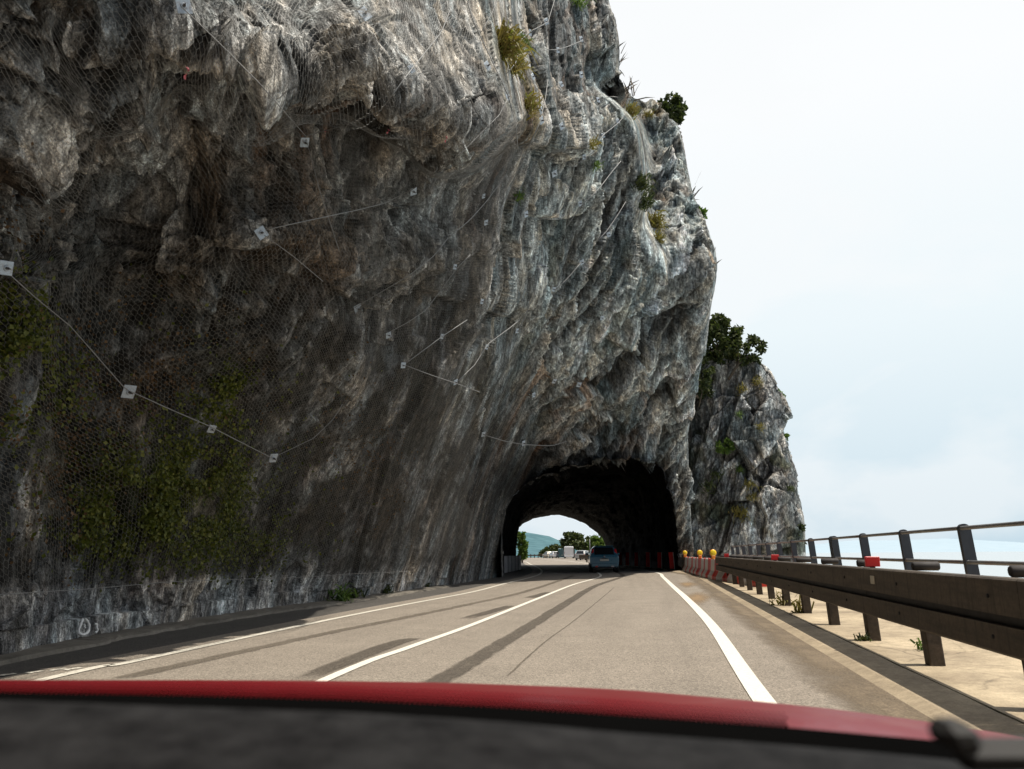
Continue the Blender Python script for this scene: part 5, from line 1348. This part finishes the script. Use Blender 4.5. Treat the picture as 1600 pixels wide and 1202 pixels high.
# ------------------------------------------------------------------ vehicles
M_glass = simple('car_glass', (0.015, 0.018, 0.02), 0.08, 0, 0.1, 2)
M_tyre2 = simple('tyre', (0.02, 0.02, 0.02), 0.85, 0, 0.2, 12)
M_rim = simple('alloy', (0.4, 0.4, 0.41), 0.35, 0.8, 0.1, 8)
M_tail = simple('tail_lamp', (0.55, 0.02, 0.02), 0.2, 0, 0.1, 8, coat=0.5)
M_numb = simple('number_plate', (0.68, 0.66, 0.55), 0.5, 0, 0.08, 8)
M_trim = simple('dark_trim', (0.03, 0.03, 0.032), 0.6, 0, 0.2, 8)
def paint(name, col): return simple(name, col, 0.3, 0.15, 0.04, 3, coat=0.7)
def vehicle(name, loc, rz, label, cat, mat, prof, hw, hroof, wheels, wr, tail, rear_glass, plate_z, side_glass, scale=1.0, detail=True, group=None):
    """rear bumper at y=0, nose towards +y. prof: (y, z_low, z_belt, z_top)"""
    rt_ = empty(name, loc, rz, label=label, cat=cat, group=group); rt_.scale = (scale,) * 3
    V = []; F_ = []; secs = []
    for y, zl, zb, zt in prof:
        t_ = min(1, max(0, (zt - zb) / 0.45)); hr = hw * 0.93 * (1 - t_) + hroof * t_
        half = [(0.0, zl), (hw * .84, zl), (hw * .97, zl + .14), (hw, zl + .36), (hw * .985, zb - .04), (hw * .95, zb), (hr + .02, zt - .09 * t_ - .015), (hr - .10 * (0.4 + t_ * .6), zt - .01), (0.0, zt + .012)]
        secs.append(half + [(-x, z) for x, z in half[-2:0:-1]])
    k = len(secs[0])
    for (y, *_), s_ in zip(prof, secs): V += [(x, y, z) for x, z in s_]
    for i in range(len(prof) - 1):
        for j in range(k): F_.append((i * k + j, i * k + (j + 1) % k, (i + 1) * k + (j + 1) % k, (i + 1) * k + j))
    F_.append(tuple(range(k - 1, -1, -1))[::-1]); F_.append(tuple(range((len(prof) - 1) * k, len(prof) * k)))
    body = mk('body', V, F_, mat, rt_, smooth=False)
    bv = body.modifiers.new('bevel', 'BEVEL'); bv.width = 0.035; bv.segments = 2; bv.limit_method = 'ANGLE'; bv.angle_limit = R(20)
    for (yc) in wheels:
        for s_ in (-1, 1):
            mb = MB(); x0 = s_ * (hw - .10)
            mb.tube([(x0 - .10, yc, wr), (x0 - .085, yc, wr), (x0 + .085, yc, wr), (x0 + .10, yc, wr)], [wr * .86, wr, wr, wr * .86], 22); wo_ = mb.build('wheel', M_tyre2, rt_, False)
            mb = MB(); mb.tube([(x0 - .11, yc, wr), (x0 + .11, yc, wr)], wr * .6, 16); mb.build('rim', M_rim, wo_)
    if rear_glass:
        (y0, z0, h0), (y1, z1, h1) = rear_glass
        dy, dz = y1 - y0, z1 - z0; nl = math.hypot(dy, dz); ny, nz = -dz / nl, dy / nl
        o_ = 0.02
        mb = MB(); A_ = [(-h0, y0 + ny * o_, z0 + nz * o_), (h0, y0 + ny * o_, z0 + nz * o_), (h1, y1 + ny * o_, z1 + nz * o_), (-h1, y1 + ny * o_, z1 + nz * o_)]
        B_ = [(a_, b2 - ny * .05, c_ - nz * .05) for a_, b2, c_ in A_]
        mb.add(A_ + B_, [(0, 1, 2, 3), (7, 6, 5, 4), (0, 4, 5, 1), (1, 5, 6, 2), (2, 6, 7, 3), (3, 7, 4, 0)]); mb.build('rear_window', M_glass, rt_)
    for s_ in (-1, 1):
        for nm, poly, x in side_glass:
            pass
    for nm, poly, (xb, xt, zb, zt) in side_glass:
        for s_ in (-1, 1):
            pts_ = [(s_ * (xb + (xt - xb) * (z - zb) / (zt - zb)), y, z) for y, z in poly]
            q_ = [(x - s_ * .06, y, z) for x, y, z in pts_]; kk = len(poly)
            mb = MB(); mb.add(pts_ + q_, [tuple(range(kk)), tuple(range(2 * kk - 1, kk - 1, -1))] + [(i, (i + 1) % kk, kk + (i + 1) % kk, kk + i) for i in range(kk)]); mb.build(nm, M_glass, rt_)
    for (x, y, z, sx, sz, tl) in tail:
        for s_ in (-1, 1):
            mb = MB(); mb.box((s_ * x, y, z), (sx, .10, sz), .02, 0, (-s_ * tl[0], tl[1])); mb.build('tail_light', M_tail, rt_)
    if detail:
        mb = MB(); mb.box((0, -.025, plate_z), (.50, .02, .115), .004); mb.build('number_plate', M_numb, rt_)
        mb = MB(); mb.box((0, -.02, .42), (hw * 1.85, .10, .20), .03); mb.build('bumper', mat, rt_)
        mb = MB(); mb.box((0, 0.02, .30), (hw * 1.6, .08, .12), .02); mb.build('lower_trim', M_trim, rt_)
    return rt_
hatch_prof = [(0.0, .36, .80, .86), (0.06, .28, .93, .98), (0.16, .26, .95, 1.12), (0.42, .25, .96, 1.43), (0.75, .24, .96, 1.47), (1.7, .24, .95, 1.49), (2.1, .24, .94, 1.44), (2.95, .24, .91, .99), (3.5, .26, .84, .90), (3.8, .30, .68, .74), (3.86, .36, .56, .62)]
M_blue = paint('teal_blue_paint', (0.045, 0.17, 0.25))
sg = [('side_window', [(0.62, .98), (1.75, .97), (1.70, 1.36), (0.72, 1.36)], (.80, .655, .96, 1.40)), ('side_window', [(1.82, .97), (2.75, .96), (2.12, 1.36), (1.78, 1.36)], (.80, .655, .96, 1.40))]
pc_ = at(945, 893, 45.3)
car = vehicle('hatchback_car', (pc_[0], 45.3, 0.006), R(-4), 'teal blue hatchback with tall red tail lamps driving into the tunnel', 'car', M_blue, hatch_prof, .82, .62, (.72, 3.12), .29,
        [(.665, .20, 1.08, .13, .46, (.16, .32))], ((0.055, 1.0, .56), (0.355, 1.39, .50)), .70, sg)
mb = MB(); mb.tube([(0, -.035, .88), (0, -.01, .88)], .055, 16); mb.build('badge', M_rim, car, True)
mb = MB(); mb.tube([(-.08, .10, 1.0), (.32, .16, 1.06)], .012, 6); mb.build('rear_wiper', M_black, car)
mb = MB(); mb.box((0, .42, 1.475), (1.05, .16, .03), .01); mb.build('spoiler', M_blue, car)
for s_ in (-1, 1):
    mb = MB(); mb.box((s_ * .93, 2.62, 1.02), (.2, .12, .14), .04); mb.build('wing_mirror', M_blue, car)
mb = MB(); mb.box((-.45, -.075, .34), (.16, .02, .07), .01); mb.build('fog_lamp', M_tail, car)
mb = MB(); mb.box((.45, -.075, .34), (.16, .02, .07), .01); mb.build('reversing_lamp', M_white, car)
mb = MB(); mb.box((0, -.04, .775), (.34, .03, .035), .008); mb.build('boot_handle', M_trim, car)

van_prof = [(0.0, .42, 1.2, 2.25), (0.1, .35, 1.25, 2.42), (1.5, .34, 1.25, 2.5), (3.4, .34, 1.25, 2.45), (3.9, .34, 1.2, 2.2), (4.6, .34, 1.1, 1.3), (5.2, .4, .9, 1.0)]
sgv = [('side_window', [(3.3, 1.35), (4.2, 1.3), (3.75, 1.95), (3.3, 1.95)], (1.0, .93, 1.25, 2.3))]
def park(u, Y, fn, rz, **kw): 
    p = at(u, 872, Y); return fn((p[0], Y, 0.006), rz, **kw)
M_wv = paint('white_van_paint', (0.72, 0.73, 0.74)); M_tealv = paint('dark_teal_paint', (0.05, 0.13, 0.15)); M_silver = paint('silver_paint', (0.42, 0.42, 0.41)); M_beige = paint('beige_paint', (0.42, 0.38, 0.30)); M_grey = paint('light_grey_paint', (0.55, 0.56, 0.58))
van = lambda loc, rz, mat, label, s=1.0: vehicle('van', loc, rz, label, 'van', mat, van_prof, 1.0, .93, (1.0, 4.0), .34, [(.90, .05, 1.1, .12, .5, (0, 0))], ((0.03, 1.45, .8), (0.08, 2.1, .78)), .75, sgv, s, group='vehicles parked beyond the tunnel')
def small(loc, rz, mat, label): return vehicle('parked_car', loc, rz, label, 'car', mat, hatch_prof, .82, .62, (.72, 3.12), .29, [(.68, .07, .85, .2, .16, (0, 0))], ((0.055, 1.0, .56), (0.355, 1.39, .50)), .70, sg, group='vehicles parked beyond the tunnel')
park(889, 165, lambda l, r_: van(l, r_, M_wv, 'tall white van parked beyond the tunnel'), R(-4))
park(878.5, 178, lambda l, r_: van(l, r_, M_tealv, 'dark teal van parked left of the white van', 0.85), R(-2))
park(869, 180, lambda l, r_: small(l, r_, M_grey, 'light grey car parked left of the dark teal van'), R(10))
park(860.5, 186, lambda l, r_: small(l, r_, M_beige, 'beige car at the left end of the parked row'), R(15))
park(906, 122, lambda l, r_: small(l, r_, M_silver, 'silver car parked nearest beyond the tunnel'), R(-20))
park(912, 135, lambda l, r_: small(l, r_, M_wv, 'white car parked behind the silver car'), R(-15))
# second piece of barrier, street pole and far fence beyond the portal
b0 = at(903, 874, 98); d2 = np.array([0.985, 0.17, 0]); n2_ = np.array([0.17, -0.985, 0])
barrier('crash_barrier', 0, 12, 1.0, 2.1, (b0[0], 96, 0.0), d2, -n2_, 'short brown crash barrier beyond the far tunnel portal', caps=False, tilt=0)
pp = at(922, 868, 110); mb = MB(); mb.tube([(0, 0, 0), (0, 0, 3.0)], [.06, .045], 8); o = mb.build('street_pole', M_rail, None, True, label='thin grey pole standing in front of the bright tree', cat='pole'); o.location = (pp[0], 110, 0)
rf = empty('far_fence', (0, 0, 0), label='low fence on the lake edge at the far end of the road', cat='fence')
fx0, fx1, FY = at(812, 868, 195)[0], at(862, 868, 195)[0], 195
for x in np.arange(fx0, fx1, 0.9):
    mb = MB(); mb.box((x, FY, .45), (.22, .10, .9), .02); mb.build('post', M_cor, rf)
mb = MB(); mb.box(((fx0 + fx1) / 2, FY - .09, .62), (fx1 - fx0 + .3, .06, .28), .01); mb.build('rail', M_cor, rf)

# ------------------------------------------------------------------ the car the photograph was taken from
def dash_mat():
    mt, b = material('soft_dash_plastic'); o = b.obj()
    n1 = b.noise(o, 220, 3, 0.6); n2 = b.noise(o, 26, 6, 0.7)
    c = b.mix(b.ramp(n2, [(0.3, 0), (0.7, 1)]), (0.004, 0.004, 0.0045), (0.026, 0.026, 0.027))
    b.out(b.bsdf(Base_Color=c, Roughness=0.85, Specular_IOR_Level=0.08, Normal=b.bump(n1, 0.35, 0.002))); return mt
M_dash = dash_mat(); M_frit = simple('black_ceramic_edge', (0.003, 0.003, 0.003), 0.95); M_frit.node_tree.nodes['Principled BSDF'].inputs['Specular IOR Level'].default_value = 0.0
M_bonnet = simple('red_car_paint', (0.16, 0.004, 0.008), 0.4, 0.0, 0.05, 2, coat=0.05); M_bonnet.node_tree.nodes['Principled BSDF'].inputs['Specular IOR Level'].default_value = 0.22
own = empty('red_car', (0.0, 0.9, 0.0), label='red bonnet and dark dashboard of the car the road is seen from', cat='car')
oo = np.array([0, 0.9, 0])
NU = 60
us = np.linspace(-260, 1860, NU)
dash_v = np.interp(us, [-260, 0, 280, 550, 800, 1000, 1300, 1600, 1860], [1089, 1094, 1104, 1113, 1129, 1147, 1170, 1198, 1224])
red_lo = np.interp(us, [-260, 0, 300, 550, 800, 1100, 1250, 1450, 1600, 1860], [1080, 1082, 1087, 1094, 1106, 1127, 1138, 1156, 1172, 1204])
red_hi = np.interp(us, [-260, 0, 300, 500, 700, 900, 1000, 1150, 1300, 1450, 1600, 1860], [1062, 1063, 1063, 1064, 1067, 1074, 1080, 1093, 1108, 1128, 1152, 1195])
def sheet(name, rows, mat, **kw):
    V = np.array(rows); k = V.shape[0]
    o = mk(name, V.reshape(-1, 3) - oo, grid_faces(k, NU), mat, own, smooth=True, **kw)
    return o
def rowat(vv, Y): return np.array([at(u, v, Y) for u, v in zip(us, vv)])
hi = rowat(red_hi, 1.55)
lo = rowat(red_hi + 75, 0.86)
mid_ = rowat(red_hi + 9, 1.25)
bon = [lo, rowat(red_hi + 30, 1.05), mid_, hi, hi + np.array([0, .22, -.05]), hi + np.array([0, .42, -.14]), hi + np.array([0, .55, -.40])]
bon = catmull(np.array(bon), np.linspace(0, 6, 40), 0)
sheet('bonnet', bon, M_bonnet)
cow_top = rowat(red_lo, 0.80)
sheet('windscreen_edge', [rowat(red_lo + 160, 0.62), rowat(dash_v + 40, 0.70), rowat((dash_v + red_lo) / 2, 0.76), cow_top, cow_top + np.array([0, .012, -.006]), cow_top + np.array([0, .02, -.08])], M_frit)
dl = rowat(dash_v, 0.56)
sheet('dashboard', [rowat(dash_v + 420, 0.30), rowat(dash_v + 220, 0.36), rowat(dash_v + 90, 0.44), rowat(dash_v + 26, 0.51), rowat(dash_v + 5, 0.545), dl, dl + np.array([0, .012, -.006]), dl + np.array([0, .02, -.06])], M_dash)
# printed dots along the lower edge of the windscreen
mb = MB()
for rr_, (off, sz) in enumerate([(2, 3.2), (8, 2.7), (14, 2.1), (20, 1.4)]):
    for u in np.arange(-20 + (rr_ % 2) * 4, 1230, 8.0):
        v = np.interp(u, us, red_lo) - off; c = at(u, v, 0.80 + 0.002 * rr_); s_ = sz * 0.8 / F_PX
        mb.add([c + s_ * (math.cos(t_) * np.array([1, 0, 0]) + math.sin(t_) * np.array([0, 0.3, 1])) - oo for t_ in np.linspace(0, 2 * math.pi, 7)[:-1]], [(0, 1, 2, 3, 4, 5)])
mb.build('dot_band', M_frit, own)
# wiper pivot at the right
wp = at(1492, 1150, 0.42)
mb = MB(); mb.box(wp - oo, (0.019, 0.022, 0.015), 0.005, 0, (-.3, 0)); mb.box(wp - oo + np.array([.028, .01, -.011]), (0.05, 0.02, 0.015), 0.008); mb.build('wiper_pivot', M_black, own)
# roof above the viewer keeps the sun off the dashboard
V = []; rws = []
for y, z in ((-1.6, 1.36), (-.9, 1.46), (-.3, 1.47), (.2, 1.455), (.36, 1.43)):
    for x in np.linspace(-.95, .75, 14): V.append((x, y - .9, z - 0.10 * (abs(x + .1) / .85) ** 3))
mk('roof', V, grid_faces(5, 14), M_bonnet, own, smooth=True)

scene.view_settings.view_transform = 'Standard'; scene.view_settings.look = 'None'; scene.view_settings.exposure = 0; scene.view_settings.gamma = 1
scene.cycles.max_bounces = 5; scene.cycles.diffuse_bounces = 3; scene.cycles.glossy_bounces = 2; scene.cycles.transmission_bounces = 2; scene.cycles.transparent_max_bounces = 4
scene.cycles.use_denoising = True
